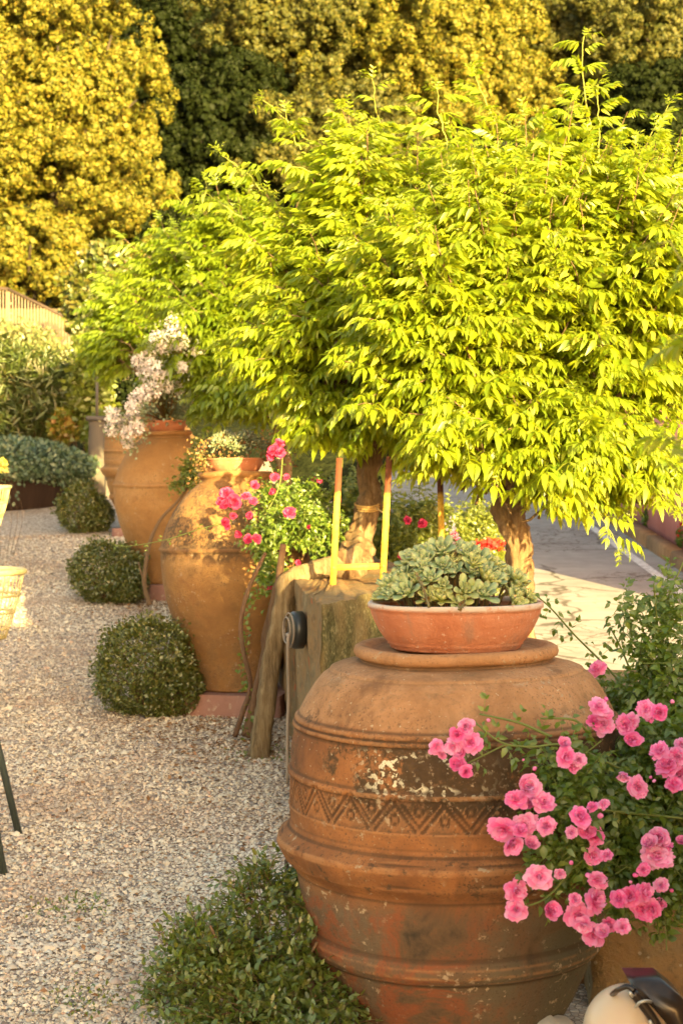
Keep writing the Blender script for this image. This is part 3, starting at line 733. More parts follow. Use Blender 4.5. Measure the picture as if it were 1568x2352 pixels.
# ------------------------------------------------------------------ succulents
def rosette_mesh(name, seed, nl=22, mat='rosette'):
    r = np.random.default_rng(seed); mb = MB()
    for i in range(nl):
        k = i / nl; az = i * 2.39996 + r.uniform(-.15, .15)
        L = .45 + .75 * k; el = R(78) * (1 - k) ** .8 + R(8) + r.uniform(-.1, .1)
        t = np.array([0, .35, .72, .92, 1.]); w = np.array([.08, .12, .22, .16, .02]) * L
        V = []; T = []
        for a, b in zip(t, w):
            cup = .25 * a * a * L * .6
            z = cup
            V += [(-b, a * L, z + b * .35), (0, a * L, z - b * .1), (b, a * L, z + b * .35), (0, a * L, z - b * .55 - .03 * L)]
            T += [a] * 4
        V = np.array(V); ca, sa = math.cos(el), math.sin(el)
        V = np.stack([V[:, 0], V[:, 1] * ca - V[:, 2] * sa, V[:, 1] * sa + V[:, 2] * ca], -1)
        ca, sa = math.cos(az), math.sin(az); V = np.stack([V[:, 0] * ca - V[:, 1] * sa, V[:, 0] * sa + V[:, 1] * ca, V[:, 2]], -1)
        q = []
        for s in range(4):
            b = s * 4
            for x, y in ((0, 1), (1, 2), (2, 3), (3, 0)): q.append([b + x, b + y, b + 4 + y, b + 4 + x])
        mb.add(V, [np.array(q)], T)
    return mb.mesh(name, M[mat], smooth=True, attr='tint')
ROS = [rosette_mesh('rosette', k, 20 + 3 * (k % 3)) for k in range(5)]
def quat_to(d, roll=0.):
    q = Vector(tuple(float(v) for v in d)).to_track_quat('Z', 'Y')
    from mathutils import Quaternion
    return q @ Quaternion((0, 0, 1), float(roll))
def succulents():
    base = J1 + [0, 0, 1.215]
    t = thing('succulent_plant', 'pale green rosette succulents with red flower stalks filling the foreground bowl', 'succulent', base)
    r = np.random.default_rng(5); stems = MB()
    pts = []
    tries = 0
    while len(pts) < 88 and tries < 6000:
        tries += 1
        a = r.uniform(0, 2 * np.pi); q = math.sqrt(r.random()) * .205
        x, y = q * math.cos(a), q * math.sin(a)
        h = .008 + .15 * max(0, 1 - (q / .215) ** 2) ** .7 * (1 - .25 * (x + .05 > .1)) + r.uniform(-.03, .02)
        if x < -.12: h *= .8
        p = np.array([x, y, h])
        if all(np.linalg.norm((p - o) * [1, 1, .8]) > .029 for o in pts): pts.append(p)
    for p in pts:
        d = nrm(np.array([p[0] * 3.2, p[1] * 3.2 - .25, .75]) + r.normal(0, .18, 3))
        inst('rosette', ROS[r.integers(5)], t, base + p, quat_to(d, r.uniform(0, 6)), r.uniform(.028, .052))
        tube(stems, smooth_path([base + [p[0] * .7, p[1] * .7, -.01], base + p * .8, base + p], 3), .0035, 5)
    part('stems', stems, M['red_stem'], t)
    for (a, b, top) in ((P(985, 1395, 3.32), P(955, 1318, 3.35), 0), (P(1045, 1330, 3.42), P(1042, 1238, 3.45), 1), (P(1022, 1300, 3.45), P(1018, 1270, 3.45), 0), (P(1065, 1380, 3.30), P(1052, 1400, 3.28), 0)):
        mb = MB(); path = smooth_path([a, (a + b) / 2 + [.004, 0, .0], b], 6); tube(mb, path, [.004, .003], 5)
        n = 26; k = r.integers(1, len(path), n)
        scatter(mb, SMALL, path[k], nrm(rand_dirs(n, r) + [0, 0, .5]), rand_dirs(n, r), .013)
        part('flower_stalk', mb, M['red_stem'], t)
        if top:
            mb = MB(); n = 40
            O = b + r.normal(0, 1, (n, 3)) * [.007, .007, .012] + [0, 0, .0]
            O[20:] += [-.008, 0, .028]
            scatter(mb, SMALL, O, rand_dirs(n, r), rand_dirs(n, r), .013); part('blossom', mb, M['white_petal'], t)
succulents()
def sedum():
    base = J2 + [0, 0, 1.27]
    t = thing('sedum_plant', 'grey green sedum cushion with reddish trailing tips on the speckled tall jar', 'sedum', base)
    r = np.random.default_rng(8)
    me = rosette_mesh('sedum_rosette', 50, 16, 'sedum')
    for i in range(60):
        a = r.uniform(0, 2 * np.pi); q = math.sqrt(r.random()) * .19
        p = np.array([q * math.cos(a), q * math.sin(a) * .7, .01 + .13 * max(0, 1 - (q / .2) ** 2) ** .6 + r.uniform(-.015, .01)])
        inst('rosette', me, t, base + p, quat_to(nrm(np.array([p[0] * 4, p[1] * 4 - .3, .8]) + r.normal(0, .2, 3)), r.uniform(0, 6)), r.uniform(.028, .042))
    mb = MB(); n = 900
    u = rand_dirs(n, r); O = base + u * [.21, .12, .09] + [0, 0, .04]; O = O[(O[:, 2] > base[2] - .03)]
    O = np.vstack([O, P(458, 1060, 6.9) + r.normal(0, 1, (130, 3)) * [.035, .04, .07], P(640, 1030, 6.9) + r.normal(0, 1, (260, 3)) * [.05, .04, .07]])
    scatter(mb, SMALL, O, nrm(rand_dirs(len(O), r) + [0, 0, .6]), rand_dirs(len(O), r), .02 * r.uniform(.6, 1.3, len(O)))
    part('trailing_leaves', mb, M['red_stem'], t)
sedum()

# ------------------------------------------------------------------ boxwood and shrubs
GBX = 'clipped boxwood bushes on the gravel'
def boxball(px, d, rad, label, n, size=.017, extra=()):
    x = (px - 784) / 2900 * d; d = d * K; z = prof(d); c = np.array([x, d, z + rad[2] * .92])
    t = thing('boxwood_bush', label, 'bush', (x, d, z), GBX)
    mb = MB(); r = np.random.default_rng(int(px))
    leaf_shell(mb, c, rad, n, size, r=r, shell=(.86, 1.01), zmin=-.95, lump=.24, lumpf=2.6)
    leaf_shell(mb, c, np.array(rad) * 1.04, n // 9, size * 1.3, r=r, shell=(.97, 1.10), zmin=-.5, lump=.28, lumpf=2.6)
    for (dx, dy, dz, s) in extra:
        leaf_shell(mb, c + np.array([dx, dy, dz]), np.array(rad) * s, int(n * s * s), size, r=r, shell=(.8, 1.01), zmin=-.95, lump=.15, lumpf=3)
    part('foliage', mb, M['box'], t)
    mb = MB()
    for k in range(9):
        a = k * .7 + .3; tube(mb, smooth_path([(x, d, z - .02), (x + .35 * rad[0] * math.cos(a), d + .35 * rad[1] * math.sin(a), z + rad[2] * .6), (x + .72 * rad[0] * math.cos(a), d + .72 * rad[1] * math.sin(a), z + rad[2] * (1.1 + .4 * math.sin(k)))], 4), [.012, .004], 6)
    part('stem', mb, M['twig'], t)
boxball(334, 6.85, (.262, .28, .265), 'round clipped boxwood ball beside the speckled tall jar', 17000, .017, [(.16, -.02, -.11, .60)])
boxball(245, 9.75, (.27, .27, .24), 'low boxwood bush beside the smooth ochre jar', 12000, .02, [(.17, -.15, -.07, .62)])
boxball(188, 12.9, (.235, .23, .25), 'smallest and farthest boxwood ball beside the ivy tub', 7000, .024, [(.16, .05, -.06, .7)])
def big_shrub():
    base = np.array([-.22, 3.45 * K, 0.])
    t = thing('loose_shrub', 'loose untrimmed green shrub on the gravel in front of the squat jar', 'shrub', base)
    r = np.random.default_rng(33); mb = MB(); tw = MB()
    lobes = [(-.22, 3.42, .20, .24, .20, .20, 3600), (-.10, 3.40, .16, .18, .2, .18, 2200), (-.20, 3.55, .36, .17, .15, .15, 2000), (-.36, 3.42, .24, .15, .17, .17, 3000), (-.18, 3.30, .12, .26, .15, .18, 2600), (-.05, 3.17, .10, .12, .10, .14, 1500), (-.05, 3.46, .34, .10, .12, .15, 1500), (-.42, 3.5, .12, .14, .2, .15, 1600), (-.27, 3.35, .03, .3, .15, .16, 1500)]
    for (x, y, z, a, b, c, n) in lobes:
        # leaves sit along little twigs that reach the outline of each lobe
        nt_ = n // 13
        u = rand_dirs(nt_, r); u[:, 2] = np.abs(u[:, 2]) * .8 + u[:, 2] * .2; u = nrm(u)
        k = r.uniform(.72, 1.18, (nt_, 1))
        y0 = y * K
        tip = np.array([x, y0, z]) + u * np.array([a, b, c]) * k
        root = np.array([x, y0, z]) + u * np.array([a, b, c]) * k * .35 + r.normal(0, .02, (nt_, 3))
        for q in range(0, nt_, 2):
            tube(tw, [root[q], (root[q] + tip[q]) / 2 + r.normal(0, .008, 3), tip[q]], [.0018, .0008], 3, False)
        s = np.repeat(np.linspace(.25, 1, 13)[None], nt_, 0)[..., None]
        O = (root[:, None] * (1 - s) + tip[:, None] * s).reshape(-1, 3) + r.normal(0, .004, (nt_ * 13, 3))
        ax = np.repeat(nrm(tip - root)[:, None], 13, 1).reshape(-1, 3)
        Y = nrm(ax * .6 + rand_dirs(len(O), r) * .9 + [0, 0, .2])
        scatter(mb, leaflet(1, .5, .12, .1), O, Y, nrm(rand_dirs(len(O), r) * .6 + [0, 0, .9] + ax * .3), .022 * r.uniform(.6, 1.3, len(O)))
    part('foliage', mb, M['shrub'], t)
    part('twigs', tw, M['twig'], t)
    mb = MB()
    for k in range(8):
        a = k * .8; e = base + [.2 * math.cos(a), .16 * math.sin(a), .28 + .05 * (k % 3)]
        tube(mb, smooth_path([base, base + [.06 * math.cos(a), .05 * math.sin(a), .12], e], 5), [.011, .004], 6)
    tube(mb, smooth_path([P(720, 2290, 3.3), P(715, 2230, 3.4), P(760, 2180, 3.55)], 5), .009, 7); tube(mb, [P(665, 2200, 3.5), P(657, 1975, 3.62)], .006, 6)
    part('stem', mb, M['twig'], t)
big_shrub()

# ------------------------------------------------------------------ wisterias
GW = 'wisteria trees trained along the wall'
def wisteria(label, base, trunk_pts, trunk_r, head, lobes, seed, ls=.178, mat='wisteria', extra_parts=None, tips=(), lsp=.040, dens=1.36, wildk=.85):
    t = thing('wisteria_tree', label, 'tree', base, GW)
    r = np.random.default_rng(seed)
    if trunk_pts is not None:
        mb = MB(); tube(mb, smooth_path(trunk_pts, 14), trunk_r, 32, flute=.34, rough=.30, seed=seed)
        part('trunk', mb, M['bark'], t, True)
    lf = [[] for _ in range(6)]; yg = [[] for _ in range(3)]
    br = MB()
    head = np.array(head, float)
    def shoot(p0, target, lift, wild=False):
        sh = MB()
        L = np.linalg.norm(target - p0)
        p1 = p0 * .55 + target * .45 + np.array([0, 0, lift * L]); 
        tt = np.linspace(0, 1, 12)[:, None]
        path = (1 - tt) ** 2 * p0 + 2 * tt * (1 - tt) * p1 + tt ** 2 * target
        path += np.cumsum(r.normal(0, .006, path.shape), 0)
        tube(sh if wild else br, path, [.007, .002] if not wild else [.0035, .0015], 4, False)
        if wild: part('shoot', sh, M['shoot'], t)
        t0 = .30 if not wild else .15
        n = max(4, int(L * (1 - t0) / lsp))
        ks = np.linspace(t0, 1, n)
        tang = nrm(np.gradient(path, axis=0))
        for i, k in enumerate(ks):
            q = k * 11; a = int(min(10, q)); fr = q - a
            o = path[a] * (1 - fr) + path[a + 1] * fr; tg = tang[a]
            side = np.cross(tg, [0, 0, 1]); side = nrm(side) if np.linalg.norm(side) > .1 else rand_dirs(1, r)[0]
            out = nrm(o - head)
            y = tg * .35 + side * (1 if i % 2 else -1) * .7 + out * .55 + r.normal(0, .28, 3); y[2] = y[2] * .45 + .12
            z = np.array([0, 0, 1.]) + r.normal(0, .22, 3)
            young = k > .93
            s = ls * r.uniform(.62, 1.15) * (1 - .45 * max(0, (k - .8) / .2)) * (wildk if wild else 1)
            (yg[r.integers(3)] if young and wild else lf[r.integers(6)]).append((o, y, z, s))
        if wild or r.random() < .5:
            for _ in range(5):
                y = tang[-1] + r.normal(0, .45, 3)
                yg[r.integers(3)].append((path[-1], y, np.array([0, 0, 1.]) + r.normal(0, .3, 3), ls * r.uniform(.28, .55) * (wildk if wild else 1)))
    for (cx, cy, cz, rx, ry, rz, n) in lobes:
        n = int(n * dens); c = np.array([cx, cy, cz]); u = rand_dirs(n * 3, r)
        u = u[(u[:, 2] > -.75)][:n]
        h = head * .5 + c * .5
        for q in u:
            tgt = c + q * np.array([rx, ry, rz]) * r.uniform(.62, 1.02)
            if r.random() < .06: tgt = c + q * np.array([rx, ry, rz]) * 1.13
            shoot(h + r.normal(0, .10, 3), tgt, .22 if q[2] < .3 else .06)
    for (a, b) in tips: shoot(np.array(a), np.array(b), .10, True)
    mb = MB()
    for k in range(6):
        if lf[k]:
            O, Y, Z, S = zip(*lf[k]); scatter(mb, COMPS[k], np.array(O), np.array(Y), np.array(Z), np.array(S))
    for k in range(3):
        if yg[k]:
            O, Y, Z, S = zip(*yg[k]); scatter(mb, COMPS_YOUNG[k], np.array(O), np.array(Y), np.array(Z), np.array(S))
    crown = part('crown', mb, M[mat], t)
    # main limbs
    for (cx, cy, cz, rx, ry, rz, n) in lobes:
        for _ in range(4):
            e = np.array([cx, cy, cz]) + r.normal(0, .3, 3) * [rx, ry, rz]
            st = head - [0, 0, .12]
            tube(br, smooth_path([st, (st + e) / 2 + [0, 0, .05], e], 5), [.03, .010], 7)
    part('branches', br, M['bark'], t, True)
    return t
W = lambda px, py, d: tuple(P(px, py, d))
headA = P(850, 960, 6.7)
tA = wisteria('wisteria with a bare twisted trunk tied behind the yellow frame, leaning over the wall', (P(597, 1745, 6.15)[0], 6.15 * K, .2),
    [P(800, 1300, 6.35), P(812, 1270, 6.5), P(822, 1235, 6.6), P(838, 1185, 6.62), P(846, 1140, 6.65), P(842, 1085, 6.68), P(852, 1030, 6.7), headA],
    [.085, .075, .055, .05, .055, .05], headA,
    [(*W(850, 730, 6.8), .62, .55, .72, 120), (*W(720, 820, 6.8), .50, .45, .46, 70), (*W(820, 960, 6.55), .36, .3, .24, 44), (*W(680, 620, 7.1), .42, .4, .5, 46), (*W(1010, 1010, 6.6), .34, .3, .28, 30), (*W(860, 430, 6.9), .42, .4, .40, 60)],
    21, tips=[(P(720, 330, 6.9), P(608, 224, 6.9)), (P(600, 440, 7.2), P(508, 350, 7.2)), (P(690, 340, 6.9), P(655, 245, 6.9)), (P(560, 500, 7.4), P(460, 425, 7.4)), (P(880, 320, 6.9), P(850, 185, 6.8)), (P(740, 400, 6.7), P(560, 400, 6.9))])
mb = MB()
tube(mb, smooth_path([P(592, 1752, 6.12), P(600, 1690, 6.14), P(612, 1600, 6.16), P(622, 1520, 6.18), P(640, 1440, 6.2), P(652, 1380, 6.2), P(660, 1338, 6.2), P(690, 1322, 6.22), P(735, 1308, 6.3), P(790, 1296, 6.4), P(815, 1285, 6.5)], 8),
     [.052, .050, .047, .044, .050, .047, .050, .048, .052, .05, .06], 22, flute=.14, rough=.22, seed=5)
part('log', mb, M['log'], tA, True, label='thick leaning bare log rooted in the gravel')
mb = MB(); a = P(842, 1168, 6.62)
for k in range(3):
    pts = [a + [.062 * math.cos(q), .062 * math.sin(q), .012 * k + .015 * math.sin(q)] for q in np.linspace(0, 2 * np.pi, 18)]
    tube(mb, pts, .006, 5, False)
tube(mb, smooth_path([a + [.05, -.03, .01], P(868, 1170, 6.4), P(880, 1178, 6.1)], 4), .004, 5)
part('tie', mb, M['rope'], tA)
headB = P(1190, 1090, 6.25)
wisteria('largest bright yellow green wisteria, trunk rising behind the bowl of succulents', (P(1185, 1310, 6.2)[0], 6.2 * K, .0),
    [P(1190, 1560, 6.2), P(1190, 1340, 6.2), P(1192, 1270, 6.2), P(1180, 1220, 6.2), P(1165, 1170, 6.22), P(1185, 1120, 6.25), headB],
    [.075, .066, .060, .066, .078, .08], headB,
    [(*W(1230, 670, 6.3), .82, .62, .86, 230), (*W(1010, 720, 6.1), .55, .5, .66, 110), (*W(1480, 720, 6.1), .55, .5, .86, 130), (*W(1150, 1000, 6.0), .50, .36, .30, 70), (*W(1380, 1060, 5.9), .42, .36, .32, 60), (*W(1200, 450, 6.4), .60, .5, .38, 70), (*W(1600, 560, 6.4), .5, .5, .6, 60)],
    22, tips=[(P(1150, 330, 6.3), P(1090, 150, 6.3)), (P(1350, 340, 6.3), P(1330, 80, 6.4)), (P(1380, 380, 6.2), P(1390, 195, 6.3)), (P(1440, 420, 6.2), P(1520, 245, 6.2)), (P(1030, 380, 6.2), P(985, 195, 6.3)), (P(1360, 1150, 5.85), P(1420, 1265, 5.7)), (P(1450, 1080, 5.85), P(1540, 1190, 5.7))])
headC = P(640, 900, 9.8)
wisteria('wisteria behind the speckled tall jar, its crown leaning left', (P(660, 1300, 9.9)[0], 9.9 * K, .5),
    [P(665, 1330, 9.9), P(660, 1200, 9.9), P(650, 1050, 9.85), headC], [.06, .05, .055], headC,
    [(*W(560, 720, 9.9), .75, .6, .80, 120), (*W(470, 800, 9.8), .45, .4, .42, 60), (*W(600, 920, 9.6), .55, .4, .26, 60), (*W(420, 640, 10.4), .5, .5, .5, 50), (*W(560, 540, 10.), .5, .5, .4, 40)],
    23, .20, 'wisteria_far', tips=[(P(470, 540, 10), P(400, 440, 10)), (P(480, 520, 10), P(470, 420, 10))], lsp=.055)
headD = P(340, 850, 12.6)
wisteria('farthest wisteria, a low crown above the hedge behind the white flowers', (P(360, 1150, 13.2)[0], 13.2 * K, 1.0),
    [P(370, 1200, 13.2), P(360, 1000, 13.), headD], [.06, .05], headD,
    [(*W(340, 700, 13.2), .62, .5, .62, 90), (*W(290, 800, 13.), .38, .35, .40, 46), (*W(430, 780, 12.6), .5, .4, .6, 60)],
    24, .21, 'wisteria_far', lsp=.065)
# near wisteria: twigs hang into view, unseen crown lobes are shaped to cast shade
headE = np.array([1.45, 1.6, 1.45])
tE = wisteria('near wisteria at the right edge, only a few shaded drooping twigs showing, unseen crown shaped to cast shade', (1.5, 1.6, 0),
    [(1.5, 1.65, -.05), (1.48, 1.62, .6), (1.52, 1.6, 1.1), headE], [.07, .055, .06], headE,
    [(1.42, 1.6, 1.70, .68, .75, .60, 165), (1.95, 1.6, 2.55, .6, .6, .5, 150), (1.4, 1.5, 1.10, .55, .8, .38, 140), (1.45, 1.3, 2.3, .62, .75, .45, 120), (2.1, 2.2, 1.68, .55, .65, .62, 190)],
    25, .19, 'wisteria', tips=[(P(1760, 1150, 2.2), P(1560, 1100, 2.15)), (P(1740, 700, 2.0), P(1500, 545, 1.95)), (P(1760, 900, 2.2), P(1540, 800, 2.1)), (P(1740, 1050, 2.2), P(1530, 1040, 2.2))], wildk=.42)

def copy_shade_tree(root, loc, label):  # unseen crown copies added to keep jars and gravel in shade
    c = root.copy(); COL.objects.link(c); c.location = loc; c['label'] = label
    for ch in list(root.children):
        k = ch.copy(); COL.objects.link(k); k.parent = c
    return c
copy_shade_tree(tE, (2.1, -1.0, 0), 'unseen wisteria copy added for shade behind and right of the camera')
copy_shade_tree(tE, (2.7, -3.8, 0), 'second unseen wisteria copy added for shade, well behind the camera')
w4 = thing('shade_wall', 'unseen stone wall added for shade under the near wisterias, right of the camera', 'wall', (2.3, 0, 0))  # unseen wall, added and raised to block the low sun
mb = MB(); rough_prism(mb, [(1.35, 3.0), (1.9, 3.1), (3.4, -4), (2.9, -4)], -.1, 1.08, .12, .015, 51); part('masonry', mb, M['wall'], w4, True, 'moss')

# ------------------------------------------------------------------ trellis frames
def trellis(a, b, h, label, cross, lean=0.):
    a, b = np.array(a), np.array(b)
    t = thing('trellis_frame', label, 'trellis', a, 'painted iron plant frames on the wall')
    ln = np.array([.02, .0, 0]) * lean
    for q in (a, b):
        mb = MB(); bar(mb, q + [0, 0, -.01], q + ln + [0, 0, h], .030, .010); [tube(mb, [q + ln * z / h + [0, -.012, z], q + ln * z / h + [0, -.004, z]], .007, 8) for z in cross]; part('post', mb, M['iron'], t)
    mb = MB()
    for z in cross: bar(mb, a + [0, .0135, z] + ln * z / h, b + [0, .0135, z] + ln * z / h, .028, .012)
    part('crossbar', mb, M['iron'], t)
trellis(P(764, 1340, 6.03), P(878, 1336, 6.05), .60, 'yellow painted iron frame with rusty top standing on the sunlit wall', (.075,), 1.6)
trellis(P(1016, 1330, 6.35), P(1195, 1330, 6.55), .58, 'second iron frame, one orange post showing behind the succulents', (.545,), -.8)

# ------------------------------------------------------------------ wall lamp and pipe
c0 = P(681, 1447, 5.6)
t = thing('wall_lamp', 'black round wall lamp on the end of the stone wall beside the log', 'lamp', c0)
def disc_along(mb, c, ax, prof, ns=28):
    ax = nrm(np.array(ax, float)); u = nrm(np.cross(ax, [0, 0, 1.])); v = np.cross(ax, u)
    a = np.arange(ns) * 2 * np.pi / ns; V = []
    for r_, h in prof: V += list(np.array(c) + ax * h + r_ * (np.cos(a)[:, None] * u + np.sin(a)[:, None] * v))
    i = np.arange(len(prof) - 1)[:, None] * ns; j = np.arange(ns)[None]
    f = np.stack([i + j, i + (j + 1) % ns, i + ns + (j + 1) % ns, i + ns + j], -1).reshape(-1, 4)
    mb.add(np.array(V), [f])
ax = np.array([-.95, -.30, 0]); ax = nrm(ax)
mb = MB(); disc_along(mb, c0 - ax * .030, ax, [(.001, 0), (.06, 0), (.084, .006), (.084, .044), (.078, .052), (.05, .056), (.001, .058)]); part('body', mb, M['black'], t, True)
for k in range(2):
    mb = MB(); u = nrm(np.cross(ax, [0, 0, 1.])); pts = [c0 + ax * (.034 + .012 * k) + (.076 - .018 * k) * (math.cos(q) * u + math.sin(q) * np.array([0, 0, 1.])) for q in np.linspace(0, 2 * np.pi, 24)]
    tube(mb, pts, .004, 6, False); part('guard_ring', mb, M['pipe'], t)
mb = MB(); tube(mb, smooth_path([c0 + ax * .045 + [0, 0, -.02], P(662, 1460, 5.55), P(661, 1500, 5.55), P(663, 1600, 5.6), P(660, 1680, 5.6), P(660, 1800, 5.6)], 5), .0075, 8)
part('conduit', mb, M['pipe'], t, True)

# ------------------------------------------------------------------ garden globe lamp, bottom right
gl = P(1432, 2352, 2.75)
t = thing('garden_lamp', 'cream globe garden lamp with dark bronze buckled hood at the bottom right corner', 'lamp', (gl[0], gl[1], 0))
mb = MB(); rg = .098; cg = P(1440, 2372, 2.75)
lathe(mb, [(rg * math.sin(q) + .0001, -rg * math.cos(q) * 1.08) for q in np.linspace(0, math.pi, 30)], cg, 48); part('globe', mb, M['globe'], t, True)
def slab(mb, pts, dvec, bev=0):
    pts = np.array(pts); n = len(pts); V = np.vstack([pts, pts + dvec]); j = np.arange(n)
    mb.add(V, [np.stack([j, (j + 1) % n, n + (j + 1) % n, n + j], -1), np.array([list(range(n))[::-1]]), np.array([list(range(n, 2 * n))])])
hood = [P(*q) for q in ((1448, 2262, 2.70), (1474, 2262, 2.70), (1524, 2262, 2.70), (1568, 2298, 2.70), (1640, 2390, 2.70), (1640, 2560, 2.70), (1560, 2560, 2.70), (1556, 2420, 2.70), (1530, 2352, 2.70), (1500, 2316, 2.70), (1470, 2290, 2.70))]
mb = MB(); slab(mb, hood, np.array([0, .13, .0])); ho = part('hood', mb, M['bronze'], t)
mb = MB(); path = smooth_path([P(1452, 2280, 2.685), P(1478, 2312, 2.685), P(1505, 2352, 2.685), P(1530, 2410, 2.685), P(1545, 2500, 2.685)], 6); tube(mb, path, .0105, 10)
tube(mb, smooth_path([P(1402, 2287, 2.74), P(1418, 2274, 2.70), P(1440, 2266, 2.69), P(1455, 2276, 2.685)], 5), .006, 8); part('strap', mb, M['bronze'], ho, True)
mb = MB(); tube(mb, smooth_path([P(1459, 2313, 2.67), P(1468, 2303, 2.66), P(1482, 2299, 2.66), P(1494, 2301, 2.67)], 5), .0035, 8); part('buckle', mb, M['screw'], ho, True)
for q in ((1452, 2290), (1498, 2356)):
    mb = MB(); path = [P(q[0] - 8, q[1] - 12, 2.672), P(q[0], q[1], 2.672)]; tube(mb, path, .0035, 6); part('screw', mb, M['screw'], ho)
mb = MB(); c = P(1440, 2372, 2.75); tube(mb, [(c[0], c[1] + .02, -.02), (c[0], c[1] + .02, c[2] - .09)], .03, 16); part('post', mb, M['bronze'], t, True)
mb = MB(); tube(mb, smooth_path([P(1292, 2345, 3.75), P(1300, 2322, 3.8), P(1325, 2300, 3.9), P(1352, 2292, 3.95), P(1380, 2296, 3.93)], 6), .004, 6)
solo('cable', mb, M['black'], 'thin black cable curving over the brick behind the squat jar foot', 'cable')
mb = MB(); c = P(1262, 2366, 3.35)
lathe(mb, [(.001, .04), (.03, .038), (.055, .03), (.07, .012), (.075, -.02), (.05, -.06), (.001, -.07)], c, 32, .05, 3); solo('field_stone', mb, M['concrete'], 'pale rounded stone at the foot of the squat jar, bottom edge', 'stone', org=c, smooth=True)
mb = MB(); c = P(400, 2318, 3.58); c[2] = .022
lathe(mb, [(.001, .02), (.02, .018), (.032, .004), (.025, -.02), (.001, -.03)], c, 20, .12, 3); solo('pebble', mb, M['stone'], 'single larger tan pebble left of the loose shrub', 'stone', org=c, smooth=True)

# ------------------------------------------------------------------ chairs and table
GC = 'cream rattan tub chairs at the left edge'
def chair(c, rz, label):
    t = thing('garden_chair', label, 'chair', (0, 0, 0), GC)
    def rim(a, k=1., z=0.):  # horseshoe rim, open to local +y
        return np.array([.31 * k * math.cos(a), .30 * k * math.sin(a), z])
    A = np.linspace(R(30), R(-210), 34)
    def zt(a): return .86 - .10 * max(0, math.sin(a) + .2)
    top = np.array([rim(a, 1.0, zt(a)) for a in A])
    mb = MB(); tube(mb, top, .019, 10); part('rim', mb, M['rattan'], t, True)
    mb = MB()
    for i, a in enumerate(np.linspace(R(28), R(-208), 30)):
        p = [rim(a, 1.0, zt(a)), rim(a, .89, .70), rim(a, .75, .56), rim(a, .60, .43)]
        bar(mb, p[0], p[1], .012, .005); bar(mb, p[1], p[2], .012, .005); bar(mb, p[2], p[3], .012, .005)
    for k, z in ((.90, .71), (.79, .60), (.68, .50)):
        pts = np.array([rim(a, k, z) for a in A]); tube(mb, pts, .008, 6)
    part('slatted_back', mb, M['rattan'], t)
    mb = MB(); lathe(mb, [(.001, .42), (.15, .42), (.175, .43), (.18, .445), (.17, .455), (.001, .46)], (0, 0, 0), 40); part('seat', mb, M['rattan'], t, True)
    for sx in (-1, 1):
        for sy in (-1, 1):
            mb = MB(); tube(mb, [(.10 * sx, .10 * sy, .43), (.115 * sx, .115 * sy, 0)], .012, 8); part('leg', mb, M['leg'], t, True)
    t.location = c; t.rotation_euler = (0, 0, rz); t.scale = (.87, .87, .87)
    return t
x1 = P(65, 1335, 7.0)[0] - .285
chair((x1, 7.0 * K, prof(7.0 * K)), R(100), 'nearer cream rattan tub chair cut by the left edge over the gravel')
x2 = P(28, 1110, 10.8)[0] - .285
chair((x2, 10.8 * K, prof(10.8 * K)), R(140), 'farther cream tub chair at the left edge before the ivy tub')
t = thing('side_table', 'small table off the left edge, two dark slanting metal legs showing', 'table', (-1.62, 4.95 * K, .09))
feet = [(P(45, 1916, 5.13), (-1.46, 5.08 * K)), (P(11, 2022, 4.72), (-1.42, 4.78 * K)), (np.array([-1.98, 5.2 * K, .11]), (-1.75, 5.1 * K)), (np.array([-1.95, 4.7 * K, .08]), (-1.72, 4.78 * K))]
for f_, tp in feet:
    mb = MB(); bar(mb, (f_[0], f_[1], prof(f_[1]) - .004), (*tp, .80), .024); part('leg', mb, M['leg'], t)
mb = MB(); box(mb, (-1.64, 4.94 * K, .815), (.42, .5, .03), bev=.008); part('tabletop', mb, M['leg'], t)

# ------------------------------------------------------------------ roses
def rose_mesh(seed, openness=1.):
    r = np.random.default_rng(seed); mb = MB()
    rings = [(6, 74, .50), (8, 56, .68), (9, 36, .84), (10, 14, .98), (9, -8, 1.0)]
    for k, (n, el, L) in enumerate(rings):
        for i in range(n):
            az = (i + .5 * (k % 2) + r.uniform(-.25, .25)) * 2 * np.pi / n
            e = R(el + r.uniform(-17, 17)) if openness == 1 else R(min(88, el * .6 + 34 + r.uniform(-14, 14)))
            l = L * r.uniform(.88, 1.12); w = l * .36 * r.uniform(.8, 1.25)
            V = []; T = []
            for a, ww in ((0., .18), (.4, .72), (.8, 1.0), (1.0, .72)):
                for b in (-1, -.5, 0, .5, 1):
                    ruf = (r.uniform(-.11, .11) if a > .7 else 0)
                    V.append((b * w * ww, (a - .10 * b * b * a) * l + ruf * .6, .35 * a * a * l * .4 + .16 * b * b * w + ruf)); T.append(a)
            V = np.array(V)
            ca, sa = math.cos(e), math.sin(e); V = np.stack([V[:, 0], V[:, 1] * ca - V[:, 2] * sa, V[:, 1] * sa + V[:, 2] * ca], -1)
            ca, sa = math.cos(az), math.sin(az); V = np.stack([V[:, 0] * ca - V[:, 1] * sa, V[:, 0] * sa + V[:, 1] * ca, V[:, 2]], -1)
            q = [[s * 5 + b, s * 5 + b + 1, s * 5 + 6 + b, s * 5 + 5 + b] for s in range(3) for b in range(4)]
            mb.add(V, [np.array(q)], T)
    return mb.mesh('flower', M['petal'], smooth=True, attr='tint')
ROSE = [rose_mesh(k) for k in range(5)] + [rose_mesh(40 + k, .5) for k in range(2)]
def bud_mesh():
    mb = MB(); lathe(mb, [(.001, -.5), (.35, -.35), (.5, 0), (.38, .45), (.12, .8), (.001, .85)], (0, 0, 0), 10, .05, 1)
    mb.T = [np.clip((mb.V[0][:, 2] + .5) / 1.3, .3, 1)]
    return mb.mesh('bud', M['petal'], smooth=True, attr='tint')
